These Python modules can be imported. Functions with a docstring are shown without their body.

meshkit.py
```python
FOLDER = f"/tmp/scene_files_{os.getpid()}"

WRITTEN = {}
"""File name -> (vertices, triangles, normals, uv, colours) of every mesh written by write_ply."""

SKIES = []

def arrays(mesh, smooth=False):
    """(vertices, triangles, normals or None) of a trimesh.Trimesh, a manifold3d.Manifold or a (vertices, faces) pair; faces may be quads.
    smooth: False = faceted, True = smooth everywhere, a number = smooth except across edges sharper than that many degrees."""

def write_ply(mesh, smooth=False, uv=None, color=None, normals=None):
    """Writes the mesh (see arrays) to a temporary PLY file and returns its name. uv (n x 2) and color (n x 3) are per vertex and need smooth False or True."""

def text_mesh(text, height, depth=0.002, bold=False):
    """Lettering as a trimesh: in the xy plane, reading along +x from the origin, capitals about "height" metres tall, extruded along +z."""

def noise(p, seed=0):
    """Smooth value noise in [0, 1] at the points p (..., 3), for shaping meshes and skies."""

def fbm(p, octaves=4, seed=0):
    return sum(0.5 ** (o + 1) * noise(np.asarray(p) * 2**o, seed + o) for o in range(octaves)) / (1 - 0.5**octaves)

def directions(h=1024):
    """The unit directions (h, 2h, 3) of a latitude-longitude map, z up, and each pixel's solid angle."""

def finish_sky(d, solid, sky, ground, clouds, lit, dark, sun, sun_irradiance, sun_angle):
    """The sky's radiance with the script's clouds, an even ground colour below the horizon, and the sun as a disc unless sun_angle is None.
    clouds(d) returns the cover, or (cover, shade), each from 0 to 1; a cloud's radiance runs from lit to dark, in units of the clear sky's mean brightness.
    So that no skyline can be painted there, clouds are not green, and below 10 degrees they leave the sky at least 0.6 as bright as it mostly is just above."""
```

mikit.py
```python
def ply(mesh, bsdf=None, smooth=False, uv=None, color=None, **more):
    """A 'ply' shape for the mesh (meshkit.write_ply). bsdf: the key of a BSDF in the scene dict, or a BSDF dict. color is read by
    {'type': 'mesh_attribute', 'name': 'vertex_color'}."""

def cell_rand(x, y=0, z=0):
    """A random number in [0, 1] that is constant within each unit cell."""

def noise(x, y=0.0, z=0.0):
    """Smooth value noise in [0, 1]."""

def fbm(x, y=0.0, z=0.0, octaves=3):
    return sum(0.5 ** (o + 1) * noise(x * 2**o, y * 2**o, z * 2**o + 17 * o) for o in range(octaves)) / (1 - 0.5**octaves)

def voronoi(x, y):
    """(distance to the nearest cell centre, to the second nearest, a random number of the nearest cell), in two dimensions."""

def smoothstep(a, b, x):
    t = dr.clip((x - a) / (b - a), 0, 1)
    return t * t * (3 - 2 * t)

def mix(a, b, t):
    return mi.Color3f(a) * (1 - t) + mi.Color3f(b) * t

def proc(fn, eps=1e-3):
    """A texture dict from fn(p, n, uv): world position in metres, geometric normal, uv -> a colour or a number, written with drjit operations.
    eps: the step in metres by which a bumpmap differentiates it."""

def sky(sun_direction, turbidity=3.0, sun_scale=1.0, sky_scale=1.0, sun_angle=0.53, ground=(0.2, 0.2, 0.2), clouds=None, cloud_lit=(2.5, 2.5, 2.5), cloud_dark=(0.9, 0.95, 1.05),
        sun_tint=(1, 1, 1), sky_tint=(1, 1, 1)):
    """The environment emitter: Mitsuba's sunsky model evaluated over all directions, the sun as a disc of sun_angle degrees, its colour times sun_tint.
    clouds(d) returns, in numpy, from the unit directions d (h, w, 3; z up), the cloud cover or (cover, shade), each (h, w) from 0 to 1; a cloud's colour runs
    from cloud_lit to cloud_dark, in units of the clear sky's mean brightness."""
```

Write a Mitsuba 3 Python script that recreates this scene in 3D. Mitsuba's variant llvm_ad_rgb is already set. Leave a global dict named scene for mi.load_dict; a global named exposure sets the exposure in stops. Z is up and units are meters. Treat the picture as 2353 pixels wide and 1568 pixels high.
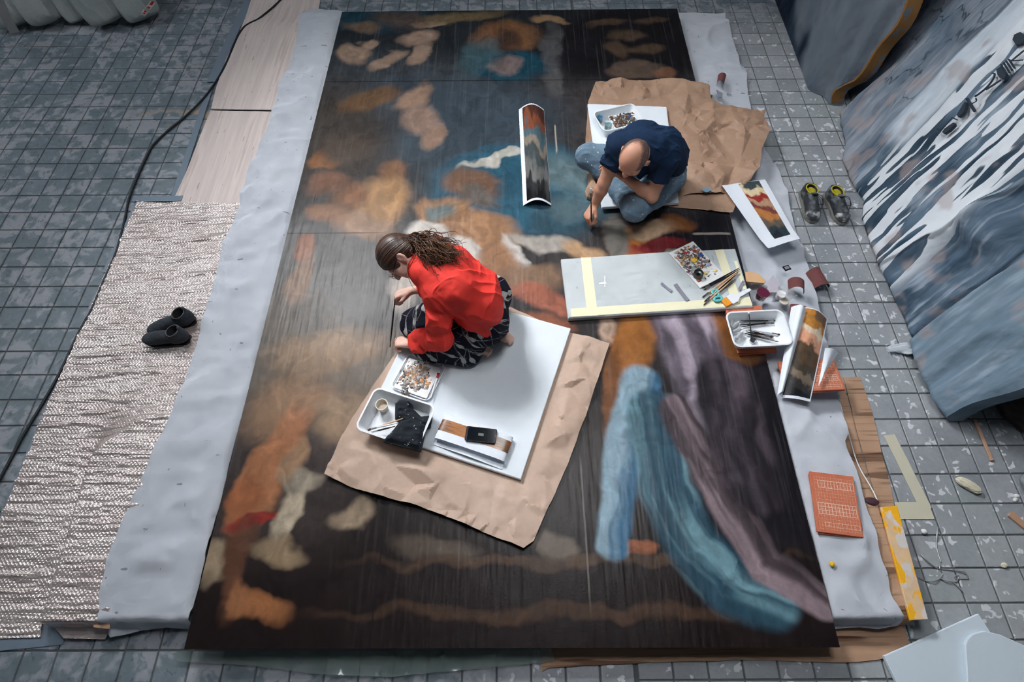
import math, random
import numpy as np, trimesh, drjit as dr, mitsuba as mi, mikit, meshkit
from shapely.geometry import Polygon, Point, LineString, box as sbox
from shapely import contains_xy
from scipy.spatial import Delaunay, cKDTree
from mikit import noise, fbm, voronoi, cell_rand, smoothstep, mix, proc

T = mi.ScalarTransform4f
scene, labels = {}, {}
rng = np.random.default_rng(7)

# ---------------------------------------------------------------- camera, light, exposure
FOC, PITCH, YAW, ROLL = 1330.0, 1.0451377522, -0.0097168222, -0.0149190429   # read from the painting's four corners and the floor grid
EYE = np.array([0.0258144, -0.1082505, 2.9954392])
_cp, _sp = math.cos(PITCH), math.sin(PITCH)
FWD = np.array([math.sin(YAW) * _cp, math.cos(YAW) * _cp, -_sp])
_rt = np.array([math.cos(YAW), -math.sin(YAW), 0.0]); _up = np.cross(_rt, FWD)
RIGHT = _rt * math.cos(ROLL) + _up * math.sin(ROLL)
UP = -_rt * math.sin(ROLL) + _up * math.cos(ROLL)
exposure = 0.17
scene['camera'] = {'type': 'perspective', 'fov': math.degrees(2 * math.atan(2353 / 2 / FOC)), 'fov_axis': 'x', 'near_clip': 0.05, 'far_clip': 60.0,
                   'to_world': T().look_at(origin=EYE.tolist(), target=(EYE + FWD).tolist(), up=UP.tolist())}

def area_lamp(key, c, target, w, h, rgb, up=(0, 0, 1)):
    scene[key] = {'type': 'rectangle', 'to_world': T().look_at(origin=list(c), target=list(target), up=list(up)).scale([w / 2, h / 2, 1]),
                  'emitter': {'type': 'area', 'radiance': {'type': 'rgb', 'value': list(rgb)}}}
    labels[key] = {'kind': 'structure'}
# unseen added lights: narrow spots that dim the edges, plus side and overhead panels
for i in range(4):
    for j in range(4):
        o = np.array([-3.1 + 0.42 * i, 4.5 + 0.36 * j, 4.75 + 0.1 * ((i + j) % 2)])
        scene[f'added_spot_{4 * i + j + 1:02d}'] = {'type': 'spot', 'to_world': T().look_at(origin=o.tolist(), target=[0.62, 1.42, 0.1], up=[0, 0, 1]), 'cutoff_angle': 36.0, 'beam_width': 4.0,
                                                  'intensity': {'type': 'rgb', 'value': [7.4, 7.5, 7.6]}}
area_lamp('added_glint_1', (-5.2, 3.6, 3.6), (-1.0, 0.5, 0), 3.0, 1.8, (3.4, 3.6, 3.8))  # added unseen side panel, gives the foil its glints
area_lamp('added_fill_2', (0.6, 2.1, 4.9), (0.65, 1.9, 0), 1.6, 1.6, (11.0, 11.25, 11.6), up=(0, 1, 0))  # added unseen overhead panel, fills the shadows
scene['hall_light'] = {'type': 'constant', 'radiance': {'type': 'rgb', 'value': [0.036, 0.040, 0.046]}}

# ---------------------------------------------------------------- helpers
def at(x, y, z=0.0):
    """The point at height z that the photograph shows at pixel (x, y)."""
    d = FWD * FOC + RIGHT * (x - 1176.5) + UP * (784 - y)
    return EYE + d * ((z - EYE[2]) / d[2])
def pix(p):
    q = np.atleast_2d(p) - EYE
    return np.stack([1176.5 + FOC * (q @ RIGHT) / (q @ FWD), 784 - FOC * (q @ UP) / (q @ FWD)], -1)
def lin(r, g, b):
    c = np.array([r, g, b], float) / 255
    return np.where(c <= 0.04045, c / 12.92, ((c + 0.055) / 1.055) ** 2.4)
def L(r, g, b): return [float(v) for v in lin(r, g, b)]
def rgb(c): return {'type': 'rgb', 'value': L(*c)}
def mat(key, col, rough=0.6, spec=0.4, bump=None, bscale=1.0, **more):
    """A principled material; col: an sRGB triple or a proc dict."""
    b = {'type': 'principled', 'base_color': col if isinstance(col, dict) else rgb(col), 'roughness': rough, 'specular': spec, **more}
    if bump is not None:
        b = {'type': 'bumpmap', 'arbitrary': bump, 'scale': bscale, 'bsdf': b}
    scene['mat_' + key] = {'type': 'twosided', 'bsdf': b} if not more.get('spec_trans') else b
    return 'mat_' + key
VCOL = {'type': 'mesh_attribute', 'name': 'vertex_color'}
_count = {}
def fresh(key):
    n = _count.get(key, 0); _count[key] = n + 1
    return key if n == 0 else f'{key}_{n:03d}'
def thing(name, label, cat, group=None):
    k = fresh(name); labels[k] = {'label': label, 'category': cat}
    if group: labels[k]['group'] = group
    return k
def put(name, mesh, bsdf, parent=None, label=None, cat=None, group=None, kind=None, smooth=False, color=None):
    k = fresh(parent + '__' + name if parent else name)
    scene[k] = mikit.ply(mesh, bsdf, smooth=smooth, color=color)
    if label or cat or group or kind:
        labels[k] = {a: b for a, b in (('label', label), ('category', cat), ('group', group), ('kind', kind)) if b}
    return k
def cat_mesh(ms): return trimesh.util.concatenate([m for m in ms if m is not None])
def ss(a, b, x):
    t = np.clip((x - a) / (b - a), 0, 1); return t * t * (3 - 2 * t)

# height of the ground under the sheets: a low platform lies under the painting, its left side runs out softly to the floor
def base(x, y):
    x, y = np.asarray(x, float), np.asarray(y, float)
    wl = 0.02 + 0.75 * ss(0.85, 1.5, y)
    left = ss(-2.17 - 0.06 * (y - 0.16) / 0.8 - wl * 0.25, -2.15 - 0.06 * np.clip(y - 0.16, 0, 0.8) / 0.8 + wl, x)
    xr = 1.85 - 0.3 * ss(0.7, 2.0, y); wr = 0.03 + 0.4 * ss(0.6, 1.6, y)
    right = 1 - ss(xr - wr, xr + 0.01, x)
    return 0.085 * left * right * ss(0.09, 0.115, y) * (1 - ss(4.75, 5.0, y))
def px_poly(pts, z=None, off=0.0):
    out = []
    for a, b in pts:
        p = at(a, b, 0.05 if z is None else z)
        if z is None:
            for _ in range(6): p = at(a, b, float(base(p[0], p[1])) + off)
        out.append(p[:2])
    return Polygon(out).buffer(0)
def sheet(poly, zfun, res=0.03, thick=0.003, wob=0.0, seed=0):
    """A thin closed sheet over a polygon, its top at zfun(x, y)."""
    if poly.geom_type != 'Polygon': poly = max(poly.geoms, key=lambda g: g.area)
    ring = np.array(poly.exterior.segmentize(res).coords)[:-1]
    if wob:
        n = meshkit.fbm(np.c_[ring * 9, np.full(len(ring), seed)], 3) - 0.5; m = meshkit.fbm(np.c_[ring * 9, np.full(len(ring), seed + 50)], 3) - 0.5
        ring = ring + wob * np.c_[n, m]; poly = Polygon(ring).buffer(0)
        if poly.geom_type != 'Polygon': poly = max(poly.geoms, key=lambda g: g.area)
        ring = np.array(poly.exterior.coords)[:-1]
    x0, y0, x1, y1 = poly.bounds
    gx, gy = np.meshgrid(np.arange(x0, x1, res), np.arange(y0, y1, res)); gx[1::2] += res / 2
    g = np.c_[gx.ravel(), gy.ravel()] + np.random.default_rng(seed).uniform(-0.12, 0.12, (gx.size, 2)) * res
    g = g[contains_xy(poly.buffer(-0.45 * res), g[:, 0], g[:, 1])]
    P = np.vstack([ring, g]); n, b = len(P), len(ring)
    tri = Delaunay(P).simplices; c = P[tri].mean(1)
    tri = tri[contains_xy(poly, c[:, 0], c[:, 1])]
    e1, e2 = P[tri[:, 1]] - P[tri[:, 0]], P[tri[:, 2]] - P[tri[:, 0]]; a = e1[:, 0] * e2[:, 1] - e1[:, 1] * e2[:, 0]
    tri = np.where((a < 0)[:, None], tri[:, ::-1], tri)[np.abs(a) > 1e-10]
    z = zfun(P[:, 0], P[:, 1])
    V = np.vstack([np.c_[P, z], np.c_[P, z - thick]])
    i = np.arange(b); j = (i + 1) % b
    s = np.sum(ring[:, 0] * np.roll(ring[:, 1], -1) - np.roll(ring[:, 0], -1) * ring[:, 1])
    side = np.vstack([np.c_[i, i + n, j], np.c_[j, i + n, j + n]]) if s > 0 else np.vstack([np.c_[i, j, i + n], np.c_[j, j + n, i + n]])
    return trimesh.Trimesh(V, np.vstack([tri, tri[:, ::-1] + n, side]), process=False)
def slab(poly, z0, z1, bev=0.004):
    """A convex board with its upper edges rounded off."""
    o = np.array(poly.exterior.coords)[:-1]; q = poly.buffer(-bev, join_style='mitre'); i = np.array(q.exterior.coords)[:-1]
    return trimesh.convex.convex_hull(np.vstack([np.c_[o, np.full(len(o), z0 + bev * .6)], np.c_[i, np.full(len(i), z0)], np.c_[o, np.full(len(o), z1 - bev)], np.c_[i, np.full(len(i), z1)]]))
def tube(pts, rad, sides=8, caps=True, flat=1.0):
    p = np.asarray(pts, float); r = np.broadcast_to(rad, (len(p),)).astype(float)
    t = np.gradient(p, axis=0); t /= np.linalg.norm(t, axis=1, keepdims=True) + 1e-12
    a = np.zeros_like(p); ref = np.array([0, 0, 1.0]) if abs(t[0, 2]) < 0.9 else np.array([1.0, 0, 0])
    for k in range(len(p)):
        ref = ref - t[k] * (ref @ t[k]); ref /= np.linalg.norm(ref) + 1e-12; a[k] = ref
    b = np.cross(t, a); g = np.arange(sides) * 2 * np.pi / sides
    v = p[:, None] + r[:, None, None] * (flat * np.cos(g)[None, :, None] * a[:, None] + np.sin(g)[None, :, None] * b[:, None])
    V = v.reshape(-1, 3); i, j = np.meshgrid(np.arange(len(p) - 1), np.arange(sides), indexing='ij')
    k = (j + 1) % sides; A, B, Cc, D = i * sides + j, i * sides + k, (i + 1) * sides + k, (i + 1) * sides + j
    F = [np.stack([A, B, Cc], -1).reshape(-1, 3), np.stack([A, Cc, D], -1).reshape(-1, 3)]
    if caps:
        n = len(V); V = np.vstack([V, p[:1], p[-1:]]); q = np.arange(sides); w = (q + 1) % sides; e = (len(p) - 1) * sides
        F += [np.c_[w, q, np.full(sides, n)], np.c_[e + q, e + w, np.full(sides, n + 1)]]
    return trimesh.Trimesh(V, np.vstack(F), process=False)
def spline(pts, n):
    p = np.asarray(pts, float); d = np.r_[0, np.cumsum(np.linalg.norm(np.diff(p, axis=0), axis=1))]
    from scipy.interpolate import PchipInterpolator
    return PchipInterpolator(d, p)(np.linspace(0, d[-1], n))
def rings(R, close_first=True, close_last=True):
    """A closed surface through a list of rings of equal length."""
    R = np.asarray(R, float); m, s = R.shape[:2]; V = R.reshape(-1, 3)
    i, j = np.meshgrid(np.arange(m - 1), np.arange(s), indexing='ij'); k = (j + 1) % s
    A, B, Cc, D = i * s + j, i * s + k, (i + 1) * s + k, (i + 1) * s + j
    F = [np.stack([A, B, Cc], -1).reshape(-1, 3), np.stack([A, Cc, D], -1).reshape(-1, 3)]
    q = np.arange(s); w = (q + 1) % s
    if close_first: V = np.vstack([V, R[0].mean(0)]); F.append(np.c_[w, q, np.full(s, len(V) - 1)])
    if close_last: V = np.vstack([V, R[-1].mean(0)]); F.append(np.c_[(m - 1) * s + q, (m - 1) * s + w, np.full(s, len(V) - 1)])
    return trimesh.Trimesh(V, np.vstack(F), process=False)
def circle(r, z, n=32, cx=0, cy=0, ry=None):
    g = np.arange(n) * 2 * np.pi / n
    return np.c_[cx + r * np.cos(g), cy + (r if ry is None else ry) * np.sin(g), np.full(n, z)]
def lathe(profile, n=32): return rings([circle(r, z, n) for r, z in profile])
def rrect(w, h, r, z, n=8):
    out = []
    for sx, sy, a0 in ((1, 1, 0), (-1, 1, 90), (-1, -1, 180), (1, -1, 270)):
        g = np.radians(a0 + np.linspace(0, 90, n)); out.append(np.c_[sx * (w / 2 - r) + r * np.cos(g), sy * (h / 2 - r) + r * np.sin(g)])
    o = np.vstack(out); return np.c_[o, np.full(len(o), z)]
def moved(m, p=(0, 0, 0), rz=0.0, rx=0.0, ry=0.0, s=1.0):
    m = m.copy(); M = trimesh.transformations.euler_matrix(math.radians(rx), math.radians(ry), math.radians(rz), 'sxyz')
    M[:3, :3] *= s; M[:3, 3] = p; m.apply_transform(M); return m
def rbox(w, d, h, b=0.003):
    v = np.array([[x, y, z] for x in (-1, 1) for y in (-1, 1) for z in (-1, 1)], float) * [w / 2, d / 2, h / 2]
    s = np.sign(v); return trimesh.convex.convex_hull(np.vstack([v - s * [b, b, 0], v - s * [b, 0, b], v - s * [0, b, b]]))
def nz(x, y, s, seed=0, o=3):
    x, y = np.broadcast_arrays(np.asarray(x, float), np.asarray(y, float)); return meshkit.fbm(np.stack([x * s, y * s, np.full(x.shape, seed * 7.3)], -1), o) - 0.5
def creases(x, y, seed, size=0.12, amp=0.012):
    """Crumpled paper: flat facets between random corners."""
    from scipy.interpolate import LinearNDInterpolator
    r = np.random.default_rng(seed); x0, x1, y0, y1 = x.min() - size, x.max() + size, y.min() - size, y.max() + size
    n = int((x1 - x0) * (y1 - y0) / size ** 2 * 1.1) + 8; P = np.c_[r.uniform(x0, x1, n), r.uniform(y0, y1, n)]; P = np.vstack([P, [(x0, y0), (x1, y0), (x0, y1), (x1, y1)]])
    return LinearNDInterpolator(P, np.abs(r.normal(0, amp, len(P))), fill_value=0.0)(x, y)
# ---------------------------------------------------------------- materials of the big surfaces
def c3(*c): return mi.Color3f(*L(*c))
def tile_col(p, n, uv):
    x, y = p.x, p.y
    left = smoothstep(0.2, -0.4, x) + smoothstep(4.6, 5.2, y)
    left = dr.minimum(left, 1.0)
    ox, oy = x, y; x = x + 0.022 * (fbm(ox * 38, oy * 38, 41) - 0.5) + 0.05 * (fbm(ox * 11, oy * 11, 45) - 0.5); y = y + 0.022 * (fbm(ox * 38, oy * 38, 43) - 0.5) + 0.05 * (fbm(ox * 11, oy * 11, 47) - 0.5)
    k = cell_rand((ox + 3.166) / 0.155, (oy - 2.37) / 0.158, 5)
    kr = cell_rand((ox - 1.99) / 0.158, (oy - 1.425) / 0.155, 5)
    a = fbm(x * 5, y * 5, 1, octaves=3); b = fbm(x * 19 + 3 * a, y * 19, 2, octaves=4); f = fbm(x * 70, y * 70, 3, octaves=3)
    g = mix(c3(92, 106, 113), c3(126, 135, 143), dr.clip(0.25 + 0.9 * (b - 0.3), 0, 1))
    worn = smoothstep(0.50, 0.66, 0.62 * b + 0.30 * a + 0.14 * k)
    g = mix(g, c3(160, 161, 168), worn * 0.62)
    g = mix(g, c3(70, 80, 86), smoothstep(0.72, 0.80, fbm(x * 34 + 9, y * 34, 6)) * 0.5)
    beige = smoothstep(0.35, 0.2, dr.sqrt(dr.square((x + 2.55) / 1.6) + dr.square((y - 3.66) / 0.32))) * smoothstep(0.45, 0.62, fbm(x * 4, y * 8, 8, octaves=3))
    g = mix(g, c3(150, 140, 128), beige)
    r = mix(c3(124, 130, 135), c3(160, 161, 166), dr.clip(0.15 + 0.5 * kr + 0.8 * (a - 0.45), 0, 1))
    r = mix(r, c3(150, 160, 160), smoothstep(0.4, 0.7, fbm(x * 3 + 5, y * 3, 4)) * 0.35)
    spl = smoothstep(0.71, 0.75, fbm(x * 26, y * 26, 11, octaves=3)) + smoothstep(0.90, 0.92, noise(x * 60, y * 45, 12)) * smoothstep(0.5, 0.7, noise(x * 9, y * 9, 2))
    r = mix(r, c3(205, 207, 212), dr.minimum(spl, 1) * 0.8)
    r = r * (0.90 + 0.2 * f)
    return mix(r * 1.05, g * (0.92 + 0.16 * f), left) * 1.02
mat('tile', proc(tile_col), rough=0.5, spec=0.35, bump=proc(lambda p, n, uv: fbm(p.x * 45, p.y * 45, 3, octaves=3)), bscale=0.0016)
mat('grout', (92, 96, 98), rough=0.9, spec=0.1)

# floor: slab with every tile that shows largest as a piece of its own
put('floor', trimesh.creation.box(bounds=[[-9, -2.5, -0.1], [9, 14, -0.006]]), 'mat_grout', kind='structure')
def tile_mesh(cx, cy, w, d, h):
    b = 0.0025; v = [[cx + sx * (w / 2 - e), cy + sy * (d / 2 - e), z] for z, e in ((-0.008, 0), (h - b, 0), (h, b)) for sx, sy in ((-1, -1), (1, -1), (1, 1), (-1, 1))]
    f = []
    for k in (0, 4):
        for a in range(4):
            q = (a + 1) % 4; f += [[k + a, k + q, k + 4 + q], [k + a, k + 4 + q, k + 4 + a]]
    f += [[8, 9, 10], [8, 10, 11]]
    return trimesh.Trimesh(v, f, process=False)
cand = []
for grid, (x0, sx, y0, sy, ir, jr) in {'l': (-3.166, .155, 2.37, .158, range(-24, 25), range(-18, 30)), 'r': (1.99, .158, 1.425, .155, range(-10, 22), range(-13, 32))}.items():
    for i in ir:
        for j in jr:
            x, y = x0 + (i + .5) * sx, y0 + (j + .5) * sy
            if grid == 'l' and (x > 0.55): continue
            if grid == 'r' and (x < 0.55 + .08): continue
            if -1.9 < x < 1.5 and 0.25 < y < 4.7: continue                       # under the platform
            q = pix([x, y, 0])[0]
            vis = -40 < q[0] < 2390 and -40 < q[1] < 1610
            hid = -2.05 < x < 1.62 and 0.12 < y < 4.95
            c = pix([[x - sx / 2, y, 0], [x + sx / 2, y, 0], [x, y - sy / 2, 0], [x, y + sy / 2, 0]])
            cand.append((-(np.linalg.norm(c[0] - c[1]) * np.linalg.norm(c[2] - c[3])) if vis and not hid and x < 2.55 else 0, x, y, sx, sy))
cand.sort(); rest = []
for n, (a, x, y, sx, sy) in enumerate(cand):
    m = tile_mesh(x, y, sx - 0.007 - 0.002 * rng.random(), sy - 0.007 - 0.002 * rng.random(), 0.0015 * rng.random() - 0.0015)
    if n < 300 and a < 0: put('tile', m, 'mat_tile', 'floor')
    else: rest.append(m)
put('far_tiles', cat_mesh(rest), 'mat_tile', 'floor', kind='stuff')

# the low platform under the painting
pl = [(-2.14, 0.115), (1.83, 0.115), (1.83, 0.7), (1.50, 1.9), (1.50, 4.8), (-1.5, 4.8), (-1.5, 1.5), (-2.17, 0.9)]
mat('plywood', (120, 100, 80), rough=0.7)
put('platform', slab(Polygon([(-2.13, .12), (1.45, .12), (1.45, 4.7), (-1.35, 4.7), (-1.35, 1.6), (-2.13, .9)]).convex_hull.intersection(sbox(-1.42, .12, 1.45, 4.7)), 0, 0.078), 'mat_plywood', label='low wooden platform raised off the tiles under the painting', cat='platform')

# ---------------------------------------------------------------- the painting: a generic stand-in, soft masses of the same colours
def dabs():
    D = []
    def d(x, y, rx, ry, ang, c, soft=0.6, a=1.0):
        p = at(x, y, .12); s = FOC / np.linalg.norm(p - EYE)
        D.append((float(p[0]), float(p[1]), float(rx / s), float(ry / s * 1.12), math.radians(-ang), L(*c), soft, a))
    # broad ground
    d(700, 250, 420, 300, 0, (58, 64, 70), .9); d(1150, 60, 420, 90, 0, (34, 38, 42), .7); d(860, 40, 110, 40, 0, (30, 60, 74), .8)
    d(1450, 100, 190, 110, 0, (26, 24, 28), .6); d(1000, 280, 260, 120, 0, (62, 74, 84), .8); d(760, 330, 130, 180, -10, (66, 60, 56), .8)
    d(700, 650, 160, 180, 0, (92, 90, 90), .8); d(620, 850, 190, 190, 0, (100, 92, 84), .8); d(800, 900, 200, 120, 0, (98, 84, 70), .8)  # left middle greys lightened, reflection haze painted into the colour
    d(620, 1130, 170, 200, 0, (62, 52, 50), .8); d(1250, 1050, 300, 200, 0, (50, 42, 40), .8); d(1750, 1000, 170, 300, 0, (30, 27, 33), .7)
    d(1150, 1400, 800, 130, 0, (32, 22, 22), .6); d(1620, 560, 120, 90, 0, (34, 34, 40), .6)
    # upper left: pale rose ovals on dark blue
    for x, y, rx, ry, an in ((812, 128, 34, 26, 25), (850, 100, 22, 15, -30), (962, 88, 38, 24, -20), (985, 55, 40, 9, -8), (890, 140, 42, 13, -38), (965, 125, 18, 30, 20)):
        d(x, y, rx, ry, an, (150, 126, 110), .7)
    d(830, 60, 35, 16, 10, (110, 92, 76), .8); d(920, 45, 60, 26, 15, (92, 74, 62), .9, .7); d(1060, 40, 80, 16, -8, (112, 96, 70), .8, .8)
    # upper middle: a warm halo over teal
    d(1165, 85, 66, 46, 0, (112, 78, 54), .6); d(1170, 150, 86, 46, 0, (28, 66, 82), .6); d(1165, 95, 30, 34, 0, (52, 40, 38), .8, .8)
    d(1160, 150, 34, 26, 15, (128, 108, 104), .8, .8); d(1100, 130, 40, 60, 20, (66, 92, 100), .8, .7); d(1265, 110, 20, 76, 3, (84, 84, 86), .7, .8); d(1255, 45, 38, 10, 8, (150, 120, 92), .8)
    # upper right: dim brown ornament
    for x, y, rx, ry in ((1400, 55, 40, 9), (1500, 50, 30, 9), (1440, 80, 36, 14), (1480, 112, 40, 12), (1420, 115, 20, 26)): d(x, y, rx, ry, -8, (84, 68, 54), .9, .8)
    d(1470, 160, 60, 26, 0, (96, 80, 70), .5, .9); d(1530, 165, 22, 14, 0, (130, 90, 70), .9, .8); d(1270, 190, 20, 40, 0, (96, 96, 96), .8, .7)
    # left: rose and ochre masses
    for x, y, rx, ry, an, c in ((845, 230, 70, 26, -30, (104, 78, 56)), (950, 225, 26, 44, 30, (150, 122, 104)), (965, 275, 42, 40, -30, (152, 126, 112)), (990, 318, 24, 34, 30, (150, 122, 106)),
                                (750, 365, 34, 22, -25, (150, 102, 68)), (800, 340, 60, 40, 0, (82, 70, 62)), (905, 400, 32, 34, 0, (128, 92, 68)), (880, 460, 60, 60, 20, (176, 134, 94)), (800, 455, 40, 36, 20, (132, 92, 66)),
                                (745, 420, 40, 30, -20, (120, 84, 66)), (840, 520, 70, 34, 20, (160, 128, 104)), (760, 495, 50, 24, 20, (150, 112, 88)), (690, 640, 26, 60, 10, (140, 112, 92)), (705, 570, 20, 26, 0, (150, 104, 84))): d(x, y, rx, ry, an, c, .75)
    # middle: blue disc with pale cloud
    d(1210, 430, 210, 118, 0, (48, 92, 112), .35); d(1320, 400, 90, 50, 20, (106, 128, 134), .8); d(1290, 500, 70, 60, 0, (56, 84, 98), .8); d(1330, 480, 60, 36, 0, (96, 116, 122), .9, .7)
    d(1140, 362, 76, 10, -22, (190, 188, 178), .6); d(1128, 372, 26, 14, -20, (196, 192, 182), .6)
    # middle: brown, ochre and white masses
    d(1085, 425, 66, 40, 30, (122, 92, 74), .6); d(1100, 455, 50, 28, 35, (104, 96, 90), .7)
    d(1020, 490, 62, 46, 20, (170, 128, 94), .5); d(1015, 485, 34, 26, 20, (92, 120, 126), .7, .8); d(1110, 530, 90, 44, 15, (168, 126, 94), .6)
    d(985, 535, 46, 34, 20, (206, 198, 190), .5); d(1075, 575, 60, 24, 15, (200, 192, 184), .6); d(1180, 580, 20, 52, -20, (208, 202, 196), .5); d(1260, 560, 80, 20, 15, (180, 172, 164), .7)
    d(1150, 600, 40, 70, -15, (164, 122, 92), .7); d(1215, 640, 70, 40, 0, (140, 112, 92), .7); d(1340, 580, 46, 22, 10, (186, 150, 116), .7); d(1260, 690, 90, 26, 25, (164, 100, 80), .7); d(1250, 740, 60, 20, 15, (150, 92, 70), .8)
    d(930, 670, 34, 50, 0, (172, 160, 150), .8); d(760, 800, 120, 44, -10, (160, 128, 98), .9, .8); d(660, 930, 90, 60, -30, (158, 122, 92), .9, .8); d(780, 960, 60, 50, 0, (170, 140, 112), .9, .8)
    # around the man's board
    d(1450, 575, 44, 56, -20, (176, 108, 52), .6); d(1415, 545, 24, 70, 0, (112, 108, 102), .5); d(1500, 530, 60, 20, -10, (190, 158, 128), .6); d(1510, 562, 66, 14, -8, (122, 42, 46), .5); d(1530, 585, 50, 12, -10, (178, 170, 156), .6); d(1560, 515, 26, 22, 0, (150, 92, 50), .9, .7)
    # lower left: warm column, crumpled white, red and ochre accents
    d(625, 1060, 44, 120, 18, (174, 116, 80), .6); d(565, 1140, 30, 50, 15, (160, 98, 64), .7); d(580, 1190, 46, 12, -18, (132, 44, 38), .6)
    d(660, 1180, 34, 60, 18, (188, 172, 150), .5); d(690, 1100, 44, 22, 0, (150, 138, 122), .6); d(640, 1270, 60, 18, 10, (150, 128, 102), .7); d(800, 1190, 44, 30, -30, (158, 138, 116), .7); d(675, 1060, 20, 40, 20, (166, 130, 100), .7)
    d(490, 1290, 34, 40, 40, (158, 138, 114), .7); d(540, 1300, 24, 80, 0, (100, 66, 50), .8); d(600, 1400, 66, 24, 8, (156, 102, 66), .7); d(540, 1380, 22, 26, 0, (150, 100, 68), .8); d(1000, 1255, 90, 24, 5, (90, 78, 68), .8); d(1270, 1255, 50, 22, 20, (126, 112, 100), .7)
    # steps: two dim brown bands
    d(1330, 1292, 420, 12, 0, (88, 66, 50), .9, .8); d(1320, 1405, 480, 14, 0, (80, 58, 44), .9, .8)
    # right: gold, blue, mauve
    d(1450, 800, 50, 110, 12, (160, 102, 52), .6); d(1412, 920, 26, 110, 3, (128, 80, 46), .7); d(1610, 760, 110, 44, 14, (140, 88, 46), .6); d(1680, 790, 60, 30, 30, (122, 78, 42), .8); d(1470, 1255, 42, 18, -5, (150, 90, 62), .6); d(1390, 760, 20, 30, 0, (190, 160, 140), .7)
    return D
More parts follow.
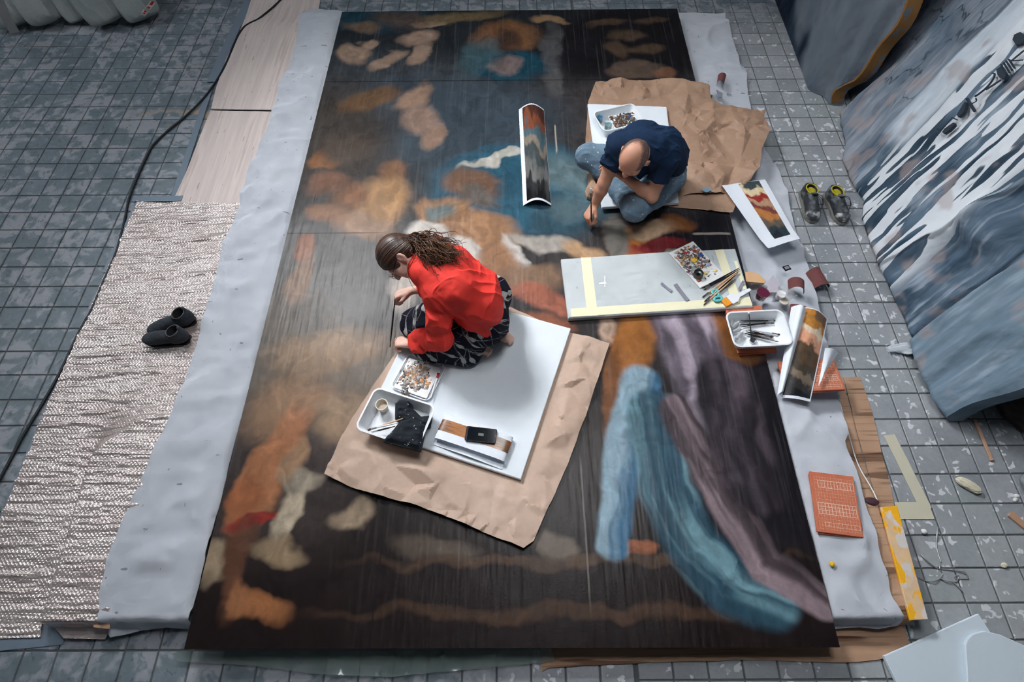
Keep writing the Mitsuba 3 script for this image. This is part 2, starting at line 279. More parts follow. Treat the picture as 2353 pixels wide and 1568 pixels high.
def folds():
    """Long flowing bands of drapery: polyline in pixels, widths, dark and light tone, number of folds."""
    S = []
    def s(pts, w0, w1, dark, light, nf, seed):
        q = [[float(v) for v in at(x, y, .12)[:2]] for x, y in pts]; k = FOC / np.linalg.norm(at(*pts[len(pts) // 2], .12) - EYE)
        S.append((q, float(w0 / k), float(w1 / k), L(*dark), L(*light), nf, seed))
    s([(1560, 730), (1600, 830), (1640, 930)], 74, 66, (70, 62, 74), (186, 172, 186), 5, 1)
    s([(1475, 880), (1440, 1000), (1420, 1130), (1408, 1255)], 52, 36, (38, 96, 132), (150, 176, 190), 3, 2)
    s([(1500, 950), (1530, 1120), (1600, 1260), (1670, 1335), (1770, 1370)], 62, 66, (16, 56, 78), (120, 160, 172), 6, 3)
    s([(1555, 950), (1620, 1060), (1690, 1180), (1760, 1300), (1890, 1385)], 46, 34, (44, 35, 42), (158, 138, 144), 4, 4)
    s([(1660, 880), (1690, 990), (1740, 1120)], 70, 60, (28, 25, 32), (92, 80, 90), 3, 5)
    return S
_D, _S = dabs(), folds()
def painting_col(p, n, uv):
    x0, y0 = p.x, p.y
    wx, wy = fbm(x0 * 6, y0 * 6, 1, octaves=4) - 0.5, fbm(x0 * 6, y0 * 6, 31, octaves=4) - 0.5
    x, y = x0 + 0.13 * wx, y0 + 0.13 * wy
    c = mix(c3(34, 26, 26), c3(64, 60, 60), smoothstep(0.6, 2.2, y)); c = mix(c, c3(36, 38, 44), smoothstep(3.4, 4.6, y))
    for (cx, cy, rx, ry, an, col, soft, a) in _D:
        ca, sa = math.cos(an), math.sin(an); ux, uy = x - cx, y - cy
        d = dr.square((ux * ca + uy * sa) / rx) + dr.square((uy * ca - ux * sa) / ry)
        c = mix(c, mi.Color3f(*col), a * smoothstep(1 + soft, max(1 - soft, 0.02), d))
    x, y = x0 + 0.05 * wx, y0 + 0.05 * wy
    for (q, w0, w1, dark, light, nf, seed) in _S:
        best, lat, al = mi.Float(9), mi.Float(0), mi.Float(0)
        for k in range(len(q) - 1):
            a, b = q[k], q[k + 1]; dx, dy = b[0] - a[0], b[1] - a[1]; l2 = dx * dx + dy * dy; l = math.sqrt(l2)
            t = dr.clip(((x - a[0]) * dx + (y - a[1]) * dy) / l2, 0, 1)
            w = w0 + (w1 - w0) * (k + t) / (len(q) - 1)
            ex, ey = x - a[0] - t * dx, y - a[1] - t * dy; d = dr.sqrt(ex * ex + ey * ey) / w
            s_ = (ex * dy - ey * dx) / l / w; on = d < best
            lat = dr.select(on, s_, lat); al = dr.select(on, (k + t) / (len(q) - 1), al); best = dr.minimum(best, d)
        v = fbm(lat * nf * 0.42 + 0.7 * noise(al * 3, seed) + seed, al * 1.7, seed, octaves=3); e = dr.abs(lat + 0.25 - 0.5 * noise(al * 2.5, seed + 4))
        f = 0.75 * smoothstep(0.40, 0.72, v) + 0.35 * smoothstep(0.35, 0.0, e) * noise(al * 4, seed + 7)
        c = mix(c, mix(mi.Color3f(*dark), mi.Color3f(*light), dr.clip(f + 0.12, 0, 1)), smoothstep(1.15, 0.75, best))
    c = c * (0.62 + 0.76 * fbm(x0 * 10 + 5 * wx, y0 * 10 + 5 * wy, 71, octaves=4))
    # brush marks, weave, wear, seams between the canvas widths, small losses
    c = c * (0.80 + 0.42 * fbm(x0 * 26 + 3 * wx, y0 * 9, 5, octaves=3))
    st = fbm(x0 * 90, y0 * 2.2, 6, octaves=2); c = mix(c, c3(140, 140, 142), smoothstep(0.62, 0.85, st) * 0.09 * smoothstep(0.2, 1.2, y0))
    c = c * (0.94 + 0.12 * noise(x0 * 420, y0 * 420))
    seam = dr.maximum(smoothstep(0.006, 0.002, dr.abs(y0 - 3.905 + 0.01 * wx)), smoothstep(0.006, 0.002, dr.abs(y0 - 2.375)) * smoothstep(-0.75, -0.95, x0))
    seam = dr.maximum(seam, smoothstep(0.005, 0.001, dr.abs(x0 + 0.62 + 0.02 * wy)) * smoothstep(0.85, 0.75, y0))
    c = mix(c, c3(22, 22, 26), seam * 0.75)
    loss = smoothstep(0.008, 0.004, dr.abs(x0 - 0.33 + 0.006 * wy)) * smoothstep(3.40, 3.37, y0) * smoothstep(3.08, 3.12, y0) + smoothstep(0.012, 0.006, dr.abs(y0 - 2.345 + 0.02 * wx)) * smoothstep(1.16, 1.19, x0) * smoothstep(1.42, 1.40, x0)
    loss = dr.minimum(loss, 1) + smoothstep(0.006, 0.003, dr.abs(x0 - 0.36 + 0.01 * wy)) * smoothstep(0.9, 0.8, y0) * 0.35 * smoothstep(0.1, 0.3, y0)
    return mix(c, c3(186, 178, 168), dr.minimum(loss, 1) * 0.8) * 0.72
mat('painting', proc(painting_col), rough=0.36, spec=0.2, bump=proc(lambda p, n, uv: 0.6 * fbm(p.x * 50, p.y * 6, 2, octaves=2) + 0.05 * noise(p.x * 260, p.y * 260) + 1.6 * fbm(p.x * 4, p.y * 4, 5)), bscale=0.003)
pp = Polygon([at(x, y, .12)[:2] for x, y in ((423, 1492), (1930, 1488), (1556, 20), (786, 27))])
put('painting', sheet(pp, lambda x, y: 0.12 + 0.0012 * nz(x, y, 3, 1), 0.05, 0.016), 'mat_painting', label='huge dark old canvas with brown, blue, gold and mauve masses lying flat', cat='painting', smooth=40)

# ---------------------------------------------------------------- cloths, boards and foils round the painting
mat('felt', proc(lambda p, n, uv: mix(c3(176, 181, 190), c3(192, 196, 203), fbm(p.x * 12, p.y * 12, 2)) * (1 - 0.5 * smoothstep(0.955, 0.97, noise(p.x * 31 + 2 * fbm(p.x * 30, p.y * 30), p.y * 27, 5)))), rough=0.95, spec=0.1, bump=proc(lambda p, n, uv: noise(p.x * 380, p.y * 380, p.z * 380)), bscale=0.0012)
def ridge3(x, y, seed): return 1 - 2 * np.abs(2 * meshkit.fbm(np.stack([x * 5 + y * 2, y * 4 - x * 3, np.full(np.shape(x), seed * 3.1)], -1), 2) - 1)
def felt_z(seed):
    def z(x, y):
        f = 0.045 * np.maximum(nz(x * 1.0 + 0.4 * y, y * 1.6, 3.2, seed, 2) + 0.05, 0) + 0.016 * np.maximum(ridge3(x, y, seed) - .35, 0) + 0.034 * np.abs(nz(x + 2 * nz(x, y, 1.2, seed), y * 2.4, 4.5, seed + 3, 2)) + 0.012 * nz(x, y, 13, seed + 1)
        r = np.clip((1.47 - np.abs(x)) / 0.03, 0, 1) * ((y > 0) & (y < 4.88)); r = np.maximum(r, 0)
        edge = ss(0, 0.14, np.minimum(np.abs(x + 1.44), np.abs(x - 1.44)))
        return np.where(np.abs(x) < 1.46, np.minimum(base(x, y) + 0.012, 0.100), base(x, y) + 0.020 + 1.5 * f * (0.15 + 0.85 * edge))
    return z
fl = [(695, 30), (690, 60), (676, 130), (660, 165), (642, 200), (640, 225), (628, 262), (618, 300), (600, 335), (585, 370), (570, 400), (560, 440), (553, 480), (537, 520), (520, 555), (512, 590), (505, 615), (490, 680), (470, 750), (455, 800), (430, 870), (395, 960), (370, 1010), (340, 1080), (305, 1150), (285, 1200), (258, 1260), (245, 1320), (235, 1370), (233, 1415), (255, 1450), (262, 1466), (330, 1452), (390, 1445), (450, 1450), (805, 30)]
put('felt_sheet', sheet(px_poly(fl, off=.012), felt_z(3), 0.018, 0.005, 0.012, 3), 'mat_felt', label='long white felt strip along the left edge of the painting', cat='felt cloth', smooth=50)
fr = [(1535, 32), (1665, 35), (1678, 80), (1690, 120), (1703, 160), (1712, 162), (1716, 200), (1722, 240), (1735, 290), (1755, 340), (1765, 365), (1790, 400), (1805, 440), (1812, 480), (1825, 530), (1845, 580), (1855, 620), (1862, 655), (1872, 690), (1876, 715), (1890, 760), (1905, 830), (1925, 890), (1928, 925), (1937, 975), (1940, 1000), (1933, 1020), (1940, 1035), (1958, 1075), (1970, 1110), (1985, 1160), (2000, 1200), (2010, 1240), (2022, 1290), (2040, 1340), (2050, 1380), (2055, 1440), (2010, 1447), (1970, 1442), (1900, 1447)]
put('felt_sheet', sheet(px_poly(fr, off=.014), lambda x, y: felt_z(8)(x, y) + 0.004, 0.018, 0.005, 0.012, 8), 'mat_felt', label='rumpled white felt strip along the right edge of the painting', cat='felt cloth', smooth=50)

def wood_col(p, n, uv):
    g = fbm(p.x * 30, p.y * 1.6, 2, octaves=3); s = fbm(p.x * 90, p.y * 5, 3)
    c = mix(c3(200, 187, 183), c3(220, 207, 201), dr.clip(0.4 + 1.6 * (g - 0.5) + 0.6 * (s - 0.5), 0, 1))
    return mix(c, c3(140, 122, 116), smoothstep(0.60, 0.75, g) * 0.35 + smoothstep(0.80, 0.84, fbm(p.x * 40, p.y * 9, 8)) * 0.5)
mat('veneer', proc(wood_col), rough=0.6, spec=0.25)
p1 = px_poly([(577, 0), (583, -30), (742, -30), (730, 30), (650, 252), (485, 250), (497, 200), (520, 135), (550, 75)], off=.006)
p2 = px_poly([(484, 254), (660, 256), (570, 475), (395, 468), (430, 390), (465, 300)], off=.006)
put('underlay_panel', sheet(p1, lambda x, y: base(x, y) * .9 + .008, .04, .007), 'mat_veneer', label='pale wood underlay panel at the top, beyond the seam', cat='panel', group=None, smooth=40)
put('underlay_panel', sheet(p2, lambda x, y: base(x, y) * .9 + .008, .04, .007), 'mat_veneer', label='pale wood underlay panel between the seam and the silver foil', cat='panel', smooth=40)

def foil_col(p, n, uv):
    a = fbm(p.x * 5, p.y * 9, 4, octaves=3); b = noise(p.x * 120, p.y * 120, 2)
    return mix(c3(190, 172, 166), c3(228, 217, 213), dr.clip(a * 0.9 + 0.25 * b, 0, 1))
def foil_bump(p, n, uv):
    h = 0.5 + 0.5 * dr.sin(p.x * 320) * dr.sin(p.y * 320)
    w = fbm(p.x * 1.6, p.y * 26, 7, octaves=4)
    return h * 0.22 + 1.9 * dr.abs(w - 0.5) + 0.8 * fbm(p.x * 20, p.y * 70, 3, octaves=2)
mat('foil', proc(foil_col), rough=0.22, spec=1.0, metallic=0.5, bump=proc(foil_bump), bscale=0.009)
def foil_z(seed, off):
    def z(x, y):
        k = 6.5 * y + 2.2 * nz(x, y, 1.4, seed); w = np.abs(k - np.floor(k) - .5) * 2
        return base(x, y) + off + 0.010 * ss(.78, 1.0, w) * ss(-.25, .15, nz(x, y, 2.6, seed + 4)) + 0.0045 * np.abs(np.sin(60 * y + 9 * nz(x, y, 1.6, seed + 6))) ** 6 * ss(-.2, .1, nz(x * .5, y * 3, 2.5, seed + 8)) + 0.010 * np.abs(nz(x, y * 3, 3, seed + 2)) + 0.004 * nz(x, y, 20, seed)
    return z
fA = px_poly([(316, 463), (575, 466), (410, 1018), (73, 1014), (243, 625)], off=.012)
fB = px_poly([(80, 1004), (210, 1010), (212, 1040), (97, 1405), (92, 1465), (-80, 1470), (-80, 1330), (0, 1190)], z=.012)
fC = px_poly([(180, 1014), (400, 1014), (250, 1412), (242, 1470), (150, 1468), (94, 1408), (193, 1040)], z=None, off=.016)
for pl_, zf, lb in ((fB, lambda x, y: 0.006 + foil_z(12, 0.004)(x * 1, y * 1) - base(x, y), 'foil bubble sheet lying at the bottom left on the tiles'), (fA, foil_z(11, .011), 'large silver bubble foil sheet with the black ankle boots on it'), (fC, foil_z(13, .020), 'narrow foil sheet between white felt and lower left foil, its end folded down')):
    put('foil_sheet', sheet(pl_, zf, 0.0095, 0.003, 0.006, 5), 'mat_foil', label=lb, cat='foil sheet', smooth=40)

def card_col(p, n, uv):
    r = fbm(p.x * 2, p.y * 34, 3, octaves=2); s = fbm(p.x * 3 + 2, p.y * 90, 6, octaves=2)
    c = mix(c3(166, 132, 108), c3(190, 156, 130), fbm(p.x * 5, p.y * 9, 1))
    return mix(c, c3(98, 72, 58), smoothstep(0.62, 0.70, r) * 0.75 + smoothstep(0.66, 0.74, s) * 0.35)
mat('cardboard', proc(card_col), rough=0.85, spec=0.15, bump=proc(lambda p, n, uv: fbm(p.x * 2, p.y * 34, 3, octaves=2) + 0.4 * fbm(p.x * 3, p.y * 90, 6)), bscale=0.006)
cardL = px_poly([(1800, 864), (1936, 866), (1972, 1010), (2012, 1150), (2030, 1200), (2092, 1425)], off=.006)
c2 = Polygon(list(cardL.exterior.coords)).union(Polygon([(1.2, .09), (1.82, .09), (1.82, .5), (1.2, .5)])).union(Polygon([(0.13, .14), (0.14, -.09), (0.17, -.075), (0.6, -.055), (1.15, -.045), (1.45, -.06), (1.65, -.05), (1.815, -.02), (1.815, .14)]))
put('cardboard_sheet', sheet(c2, lambda x, y: base(x, y) + .006 + .006 * np.maximum(nz(x, y * 6, 4, 3), 0), 0.018, .004, 0.008, 4), 'mat_cardboard', label='ribbed brown cardboard under the right felt, folded down to the tiles in front', cat='cardboard', smooth=40)
cR = px_poly([(1938, 867), (1976, 866), (1990, 905), (2010, 970), (2025, 1040), (2045, 1110), (2058, 1180), (2070, 1240), (2032, 1200), (2014, 1150), (1974, 1010)], off=.006)
put('cardboard_sheet', sheet(cR, lambda x, y: base(x, y) + .007 + .006 * np.maximum(nz(x, y * 6, 4, 5), 0), 0.018, .004, 0.006, 5), 'mat_cardboard', label='narrow ribbed cardboard strip on the tiles right of the white string', cat='cardboard', smooth=40)
put('cardboard_sheet', sheet(px_poly([(246, 1350), (228, 1380), (217, 1420), (212, 1442), (250, 1446)], z=.10), lambda x, y: .093 + 0 * x, 0.02, .004), 'mat_cardboard', label='small corner of corrugated cardboard sticking out under the left felt', cat='cardboard')
def yel_col(p, n, uv):
    a = fbm(p.x * 14, p.y * 10, 3, octaves=4); b = fbm(p.x * 30 + 4, p.y * 26, 9, octaves=3)
    c = mix(c3(206, 178, 152), c3(226, 190, 140), b)
    c = mix(c, c3(206, 206, 206), smoothstep(0.47, 0.55, fbm(p.x * 11, p.y * 8, 22, octaves=4)) * 0.8)
    return mix(c, c3(238, 176, 34), smoothstep(0.50, 0.58, a + 0.10 * smoothstep(1.84, 1.92, p.x + 0.12 * (p.y - 0.3))))
mat('yellow_paint', proc(yel_col), rough=0.6, spec=0.3)
put('wooden_board', slab(px_poly([(2024, 1166), (2062, 1163), (2133, 1424), (2092, 1426)], z=.105).convex_hull, .092, .106, .002), 'mat_yellow_paint', label='narrow board splashed with yellow paint on the cardboard edge', cat='board')
mat('blue_foam', (196, 208, 217), rough=0.85, spec=0.15)  # white foam again, corner light falloff painted in as a darker, bluer tone
mat('foam', (221, 228, 234), rough=0.85, spec=0.15)
def kraft_col(p, n, uv): return mix(c3(172, 146, 128), c3(190, 165, 148), fbm(p.x * 5, p.y * 5, 3, octaves=4)) * (0.94 + 0.12 * fbm(p.x * 60, p.y * 60, 5))
mat('kraft', proc(kraft_col), rough=0.55, spec=0.35)
kl = px_poly([(930, 780), (870, 870), (810, 960), (785, 1010), (748, 1092), (800, 1118), (850, 1135), (960, 1165), (1060, 1203), (1130, 1233), (1203, 1262), (1225, 1245), (1300, 1080), (1345, 960), (1400, 792), (1290, 757), (1170, 706), (1000, 700)], z=.125)
# white foam board of the woman: a rectangle in the world
A_, B_, P_ = (at(*q, .15)[:2] for q in ((1312, 755), (1197, 1102), (893, 855)))
e_ = (B_ - A_) / np.linalg.norm(B_ - A_); nn = np.array([e_[1], -e_[0]]); w_ = (P_ - A_) @ nn
wboard = Polygon([A_, B_, B_ + nn * w_, A_ + nn * w_])
mboard = px_poly([(1350, 240), (1531, 247), (1560, 467), (1383, 478)], z=.155)
def paper_z(board, seed, amp=1.0):
    def z(x, y):
        d = np.array([board.distance(Point(a, b)) for a, b in zip(x, y)]); k = ss(0.0, 0.12, d)
        return 0.1225 + 0.0015 + k * amp * (creases(x, y, seed, .13, .021) + creases(x, y, seed + 40, .055, .0075) + 0.006 * np.abs(nz(x, y, 4, seed)))
    return z
put('kraft_paper', sheet(kl, paper_z(wboard, 5), 0.010, .0012, 0.008, 5), 'mat_kraft', label='creased brown kraft paper under the white board with the woman', cat='paper', smooth=9)
kr1 = px_poly([(1368, 196), (1400, 192), (1500, 187), (1570, 190), (1628, 197), (1632, 233), (1640, 240), (1700, 252), (1755, 262), (1753, 275), (1765, 305), (1755, 330), (1745, 355), (1742, 390), (1720, 425), (1690, 448), (1560, 452), (1400, 460), (1350, 440), (1345, 330), (1352, 235)], z=.125)
mat('kraft_brown', proc(lambda p, n, uv: mix(c3(146, 116, 96), c3(170, 140, 118), fbm(p.x * 5, p.y * 5, 3, octaves=4)) * (0.94 + 0.12 * fbm(p.x * 60, p.y * 60, 5))), rough=0.55, spec=0.35)
put('kraft_paper', sheet(kr1, paper_z(mboard, 21, 1.5), 0.011, .0012, 0.012, 6), 'mat_kraft_brown', label='big crumpled brown kraft paper behind and beside the man', cat='paper', smooth=9)
kr2 = px_poly([(1385, 446), (1560, 449), (1690, 443), (1690, 470), (1682, 491), (1660, 490), (1600, 482), (1530, 474), (1440, 479), (1390, 478)], z=.125)
put('kraft_paper', sheet(kr2, lambda x, y: paper_z(mboard, 22, .5)(x, y) + .0005, 0.011, .0010, 0.006, 7), 'mat_kraft_brown', label='narrow kraft paper strip in front of the man\'s white board', cat='paper', smooth=9)
ffoam = lambda p, n, uv: 0.5 * noise(p.x * 200, p.y * 200) + noise(p.x * 60, p.y * 60)
put('foam_board', slab(wboard, .128, .150, .003), 'mat_foam', label='large white foam board the woman kneels on', cat='foam board')
put('foam_board', slab(mboard.convex_hull, .140, .162, .003), 'mat_foam', label='white foam board the man sits on', cat='foam board')
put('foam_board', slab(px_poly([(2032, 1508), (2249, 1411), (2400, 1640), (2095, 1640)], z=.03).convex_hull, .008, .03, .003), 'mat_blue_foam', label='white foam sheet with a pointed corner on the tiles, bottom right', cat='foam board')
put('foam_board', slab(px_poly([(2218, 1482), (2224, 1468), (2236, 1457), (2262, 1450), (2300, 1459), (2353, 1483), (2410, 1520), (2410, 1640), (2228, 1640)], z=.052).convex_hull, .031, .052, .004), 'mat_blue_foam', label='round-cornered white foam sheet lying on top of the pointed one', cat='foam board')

# tapes, cable, film
mat('duct_tape', (112, 126, 140), rough=0.45, spec=0.4)
mat('masking_tape', (196, 192, 172), rough=0.8, spec=0.1)
def tape(key, a, b, w, z, label, m='mat_duct_tape', cat='tape', lift=None):
    p, q = (at(*c, z) for c in (a, b)); d = (q - p)[:2]; l = np.linalg.norm(d); s = np.array([-d[1], d[0]]) / l * w / 2
    poly = Polygon([p[:2] + s, q[:2] + s, q[:2] - s, p[:2] - s])
    put(key, sheet(poly, lift or (lambda x, y: base(x, y) * .9 + z), .03, .0008, .004, 3), m, label=label, cat=cat, smooth=40)
tape('duct_tape', (572, 0), (487, 190), .085, .003, 'wide blue-grey tape along the top wood underlay panel')
tape('duct_tape', (480, 215), (402, 452), .05, .003, 'blue-grey tape along the lower wood underlay panel')
tape('duct_tape', (306, 457), (420, 458), .05, .012, 'short blue-grey tape across the top left corner of the silver foil')
tape('duct_tape', (318, 466), (243, 626), .05, .010, 'blue-grey tape beside the cable, along the upper foil edge')
tape('duct_tape', (226, 678), (20, 1165), .06, .004, 'long blue-grey tape along the lower foil edge')
tape('duct_tape', (-30, 1480), (150, 1462), .07, .003, 'blue-grey tape under the bottom left end of the foil')
tape('duct_tape', (735, -10), (728, 28), .03, .003, 'bit of blue-grey tape at the top end of the left felt')
tape('masking_tape', (2043, 1000), (2128, 1170), .062, .002, 'cream masking tape strip running along the tiles at the right', 'mat_masking_tape', lift=lambda x, y: .003 + 0 * x)
tape('masking_tape', (2060, 1174), (2140, 1174), .085, .003, 'cream masking tape patch across the lower end of the strip', 'mat_masking_tape', lift=lambda x, y: .005 + 0 * x)
mat('cable', (28, 34, 40), rough=0.5)
cb = spline([at(x, y, .012) for x, y in ((660, -20), (645, 0), (600, 40), (562, 66), (545, 92), (520, 150), (497, 190), (470, 225), (425, 268), (385, 300), (345, 343), (318, 400), (298, 450), (287, 500), (280, 530), (262, 590), (240, 640), (215, 700), (180, 765), (140, 850), (95, 930), (50, 1005), (10, 1080), (-30, 1150))], 180)
cb[:, 2] = base(cb[:, 0], cb[:, 1]) * .9 + .009; cb[:26, 2] = np.maximum(cb[:26, 2], .015)
put('cable', tube(cb, 0.008, 8), 'mat_cable', label='long black cable running down the left side over the tiles', cat='cable', smooth=True)
scene['mat_film'] = {'type': 'blendbsdf', 'weight': 0.22, 'bsdf_0': {'type': 'thindielectric', 'int_ior': 1.4}, 'bsdf_1': {'type': 'twosided', 'bsdf': {'type': 'principled', 'base_color': rgb((150, 170, 160)), 'roughness': 0.2, 'specular': 1.0}}}
fm = sheet(px_poly([(402, 1502), (480, 1485), (700, 1470), (1000, 1470), (1260, 1470), (1275, 1520), (1120, 1535), (900, 1556), (700, 1548), (560, 1528), (408, 1520)], z=.02), lambda x, y: .012 + .045 * ss(-.05, .06, y) + .9 * creases(x, y, 3, .06, .012), .012, .0012, .008, 3)
put('plastic_film', fm, 'mat_film', label='crinkled clear plastic film sticking out below the painting', cat='plastic film', smooth=25)
# ---------------------------------------------------------------- solids by smooth unions of round parts, meshed by surface nets
class Solid:
    def __init__(s, lo, hi, h):
        s.lo, s.h = np.array(lo, float), h
        s.n = np.ceil((np.array(hi) - s.lo) / h).astype(int) + 1
        s.F = np.full(s.n, 1.0, np.float32)
    def _win(s, a, b):
        i = np.clip(np.floor((a - s.lo) / s.h).astype(int), 0, s.n); j = np.clip(np.ceil((b - s.lo) / s.h).astype(int) + 1, 0, s.n)
        sl = tuple(slice(p, q) for p, q in zip(i, j))
        g = [(s.lo[k] + s.h * np.arange(i[k], j[k])).astype(np.float32) for k in range(3)]
        return sl, np.meshgrid(*g, indexing='ij', sparse=True)
    def _mix(s, sl, d, k, op):
        F = s.F[sl]
        if F.size == 0: return
        if op == 'add':
            h = np.maximum(k - np.abs(F - d), 0) / max(k, 1e-6); s.F[sl] = np.minimum(F, d) - h * h * k * 0.25
        elif op == 'sub':
            h = np.maximum(k - np.abs(F + d), 0) / max(k, 1e-6); s.F[sl] = np.maximum(F, -d) + h * h * k * 0.25
    def cap(s, a, b, ra, rb=None, k=0.02, op='add'):
        rb = ra if rb is None else rb; a, b = np.array(a, float), np.array(b, float); m = max(ra, rb) + k + 3 * s.h
        sl, (x, y, z) = s._win(np.minimum(a, b) - m, np.maximum(a, b) + m); d = b - a; l2 = max(d @ d, 1e-12)
        t = np.clip(((x - a[0]) * d[0] + (y - a[1]) * d[1] + (z - a[2]) * d[2]) / l2, 0, 1)
        r = np.sqrt((x - a[0] - t * d[0]) ** 2 + (y - a[1] - t * d[1]) ** 2 + (z - a[2] - t * d[2]) ** 2) - (ra + (rb - ra) * t)
        s._mix(sl, r, k, op); return s
    def chain(s, pts, radii, k=0.02):
        for a, b, ra, rb in zip(pts[:-1], pts[1:], radii[:-1], radii[1:]): s.cap(a, b, ra, rb, k)
        return s
    def ell(s, c, R, r, k=0.02, op='add'):
        c, r = np.array(c, float), np.array(r, float); m = r.max() + k + 3 * s.h
        sl, (x, y, z) = s._win(c - m, c + m); R = np.asarray(R, float)
        q = [((x - c[0]) * R[0, i] + (y - c[1]) * R[1, i] + (z - c[2]) * R[2, i]) for i in range(3)]
        k0 = np.sqrt(sum((q[i] / r[i]) ** 2 for i in range(3))); k1 = np.sqrt(sum((q[i] / r[i] ** 2) ** 2 for i in range(3))) + 1e-9
        s._mix(sl, k0 * (k0 - 1) / k1, k, op); return s
    def cut(s, p, n, k=0.004):
        """Removes what lies on the side that n points to."""
        n = np.array(n, float); n /= np.linalg.norm(n); p = np.array(p, float)
        x, y, z = np.meshgrid(*[(s.lo[i] + s.h * np.arange(s.n[i])).astype(np.float32) for i in range(3)], indexing='ij', sparse=True)
        d = (x - p[0]) * n[0] + (y - p[1]) * n[1] + (z - p[2]) * n[2]
        h = np.maximum(k - np.abs(s.F - d), 0) / k; s.F = (np.maximum(s.F, d) + h * h * k * 0.25).astype(np.float32); return s
    def mesh(s, smooth=1):
        F = np.pad(s.F, 1, constant_values=1.0); I = F < 0
        cells = np.zeros(np.array(F.shape) - 1, np.int8)
        for o in np.ndindex(2, 2, 2): cells += I[o[0]:F.shape[0] - 1 + o[0], o[1]:F.shape[1] - 1 + o[1], o[2]:F.shape[2] - 1 + o[2]]
        ci = np.argwhere((cells > 0) & (cells < 8)); idx = np.full(cells.shape, -1, np.int32); idx[tuple(ci.T)] = np.arange(len(ci))
        acc, cnt = np.zeros((len(ci), 3)), np.zeros(len(ci))
        for ax in range(3):
            for u, v in np.ndindex(2, 2):
                o = np.zeros(3, int); o[(ax + 1) % 3], o[(ax + 2) % 3] = u, v; e = np.zeros(3, int); e[ax] = 1
                a, b = F[tuple((ci + o).T)], F[tuple((ci + o + e).T)]; on = (a < 0) != (b < 0); t = np.where(on, a / np.where(on, a - b, 1), 0)
                acc += np.where(on[:, None], o + t[:, None] * e, 0); cnt += on
        V = s.lo + s.h * (ci + acc / np.maximum(cnt, 1)[:, None] - 1)
        Q = []
        for ax in range(3):
            sl0 = [slice(1, -1)] * 3; sl1 = [slice(1, -1)] * 3; sl0[ax] = slice(0, -1); sl1[ax] = slice(1, None)
            a, b = I[tuple(sl0)], I[tuple(sl1)]
            for val, flip in ((a & ~b, False), (~a & b, True)):
                p = np.argwhere(val); p[:, (ax + 1) % 3] += 1; p[:, (ax + 2) % 3] += 1
                e1, e2 = np.zeros(3, int), np.zeros(3, int); e1[(ax + 1) % 3] = 1; e2[(ax + 2) % 3] = 1
                q = np.stack([idx[tuple((p - e1 - e2).T)], idx[tuple((p - e2).T)], idx[tuple(p.T)], idx[tuple((p - e1).T)]], 1)
                Q.append(q[:, ::-1] if flip else q)
        Q = np.vstack(Q); m = trimesh.Trimesh(V, np.vstack([Q[:, [0, 1, 2]], Q[:, [0, 2, 3]]]), process=False)
        if smooth:
            E = m.edges_unique; deg = np.bincount(E.ravel(), minlength=len(V))[:, None]
            for lam in (0.45, 0.35, -0.30):
                acc = np.zeros_like(V)
                for k in range(3): acc[:, k] = np.bincount(E[:, 0], V[E[:, 1], k], len(V)) + np.bincount(E[:, 1], V[E[:, 0], k], len(V))
                V = V + lam * (acc / np.maximum(deg, 1) - V)
            m.vertices = V
        return m
def frame(fwd, up):
    """Columns: right, forward, up."""
    f = np.array(fwd, float); f /= np.linalg.norm(f); u = np.array(up, float); u -= f * (u @ f); u /= np.linalg.norm(u)
    return np.c_[np.cross(f, u), f, u]
def bulge(m, fn):
    """Moves vertices along their normals by fn(points, normals)."""
    n = np.array(m.vertex_normals); m = m.copy(); m.vertices = m.vertices + n * fn(np.array(m.vertices), n)[:, None]; return m
def f3(p, s, seed=0, o=3): return meshkit.fbm(p * np.asarray(s, float) + seed * 13.7, o) - 0.5
def ridge(p, s, seed=0, o=2): return 1 - 2 * np.abs(2 * meshkit.fbm(p * np.asarray(s, float) + seed * 13.7, o) - 1)

def hand(S, wrist, R, curls, side=1, thumb=(0.55, 0.75, -0.25), tcurl=(-0.35, -0.2), sc=1.0, spread=1.0):
    """A hand of separate fingers added to S: R columns = along the fingers, across towards the thumb, back of the hand."""
    R = np.asarray(R, float); W = lambda q: np.asarray(wrist) + R @ (np.array(q, float) * sc)
    ys = [0.031, 0.011, -0.009, -0.028]; xs = [0.088, 0.092, 0.087, 0.078]; Ls = [(.040, .025, .021), (.045, .028, .022), (.041, .026, .021), (.033, .020, .019)]
    for y, x in zip(ys, xs): S.cap(W((0, y * .55, 0)), W((x - .008, y * .95, 0)), .0155 * sc, .0115 * sc, .014)
    S.cap(W((.02, .0, -.004)), W((.07, .0, -.004)), .018 * sc, .016 * sc, .015)
    for f in range(4):
        p = np.array([xs[f], ys[f] * spread, 0.0]); a = 0.0; r = [.0098, .0090, .0084, .0072]
        if f == 3: r = [.0086, .0080, .0074, .0064]
        for j in range(3):
            a += math.radians(curls[f][j]); q = p + Ls[f][j] * np.array([math.cos(a), 0.12 * ys[f] / .03 * (spread - .6), -math.sin(a)])
            S.cap(W(p), W(q), r[j] * sc, r[j + 1] * sc, .0035); p = q
    t0 = np.array([.022, .026, -.008]); d = np.array(thumb, float); d /= np.linalg.norm(d); t1 = t0 + .042 * d
    d2 = d + np.array([.25, tcurl[0], -.15]); d2 /= np.linalg.norm(d2); t2 = t1 + .034 * d2; d3 = d2 + np.array([.2, tcurl[1], -.15]); d3 /= np.linalg.norm(d3); t3 = t2 + .026 * d3
    S.cap(W(t0), W(t1), .016 * sc, .0118 * sc, .010); S.cap(W(t1), W(t2), .0112 * sc, .0100 * sc, .004); S.cap(W(t2), W(t3), .0100 * sc, .0080 * sc, .004)
    return W
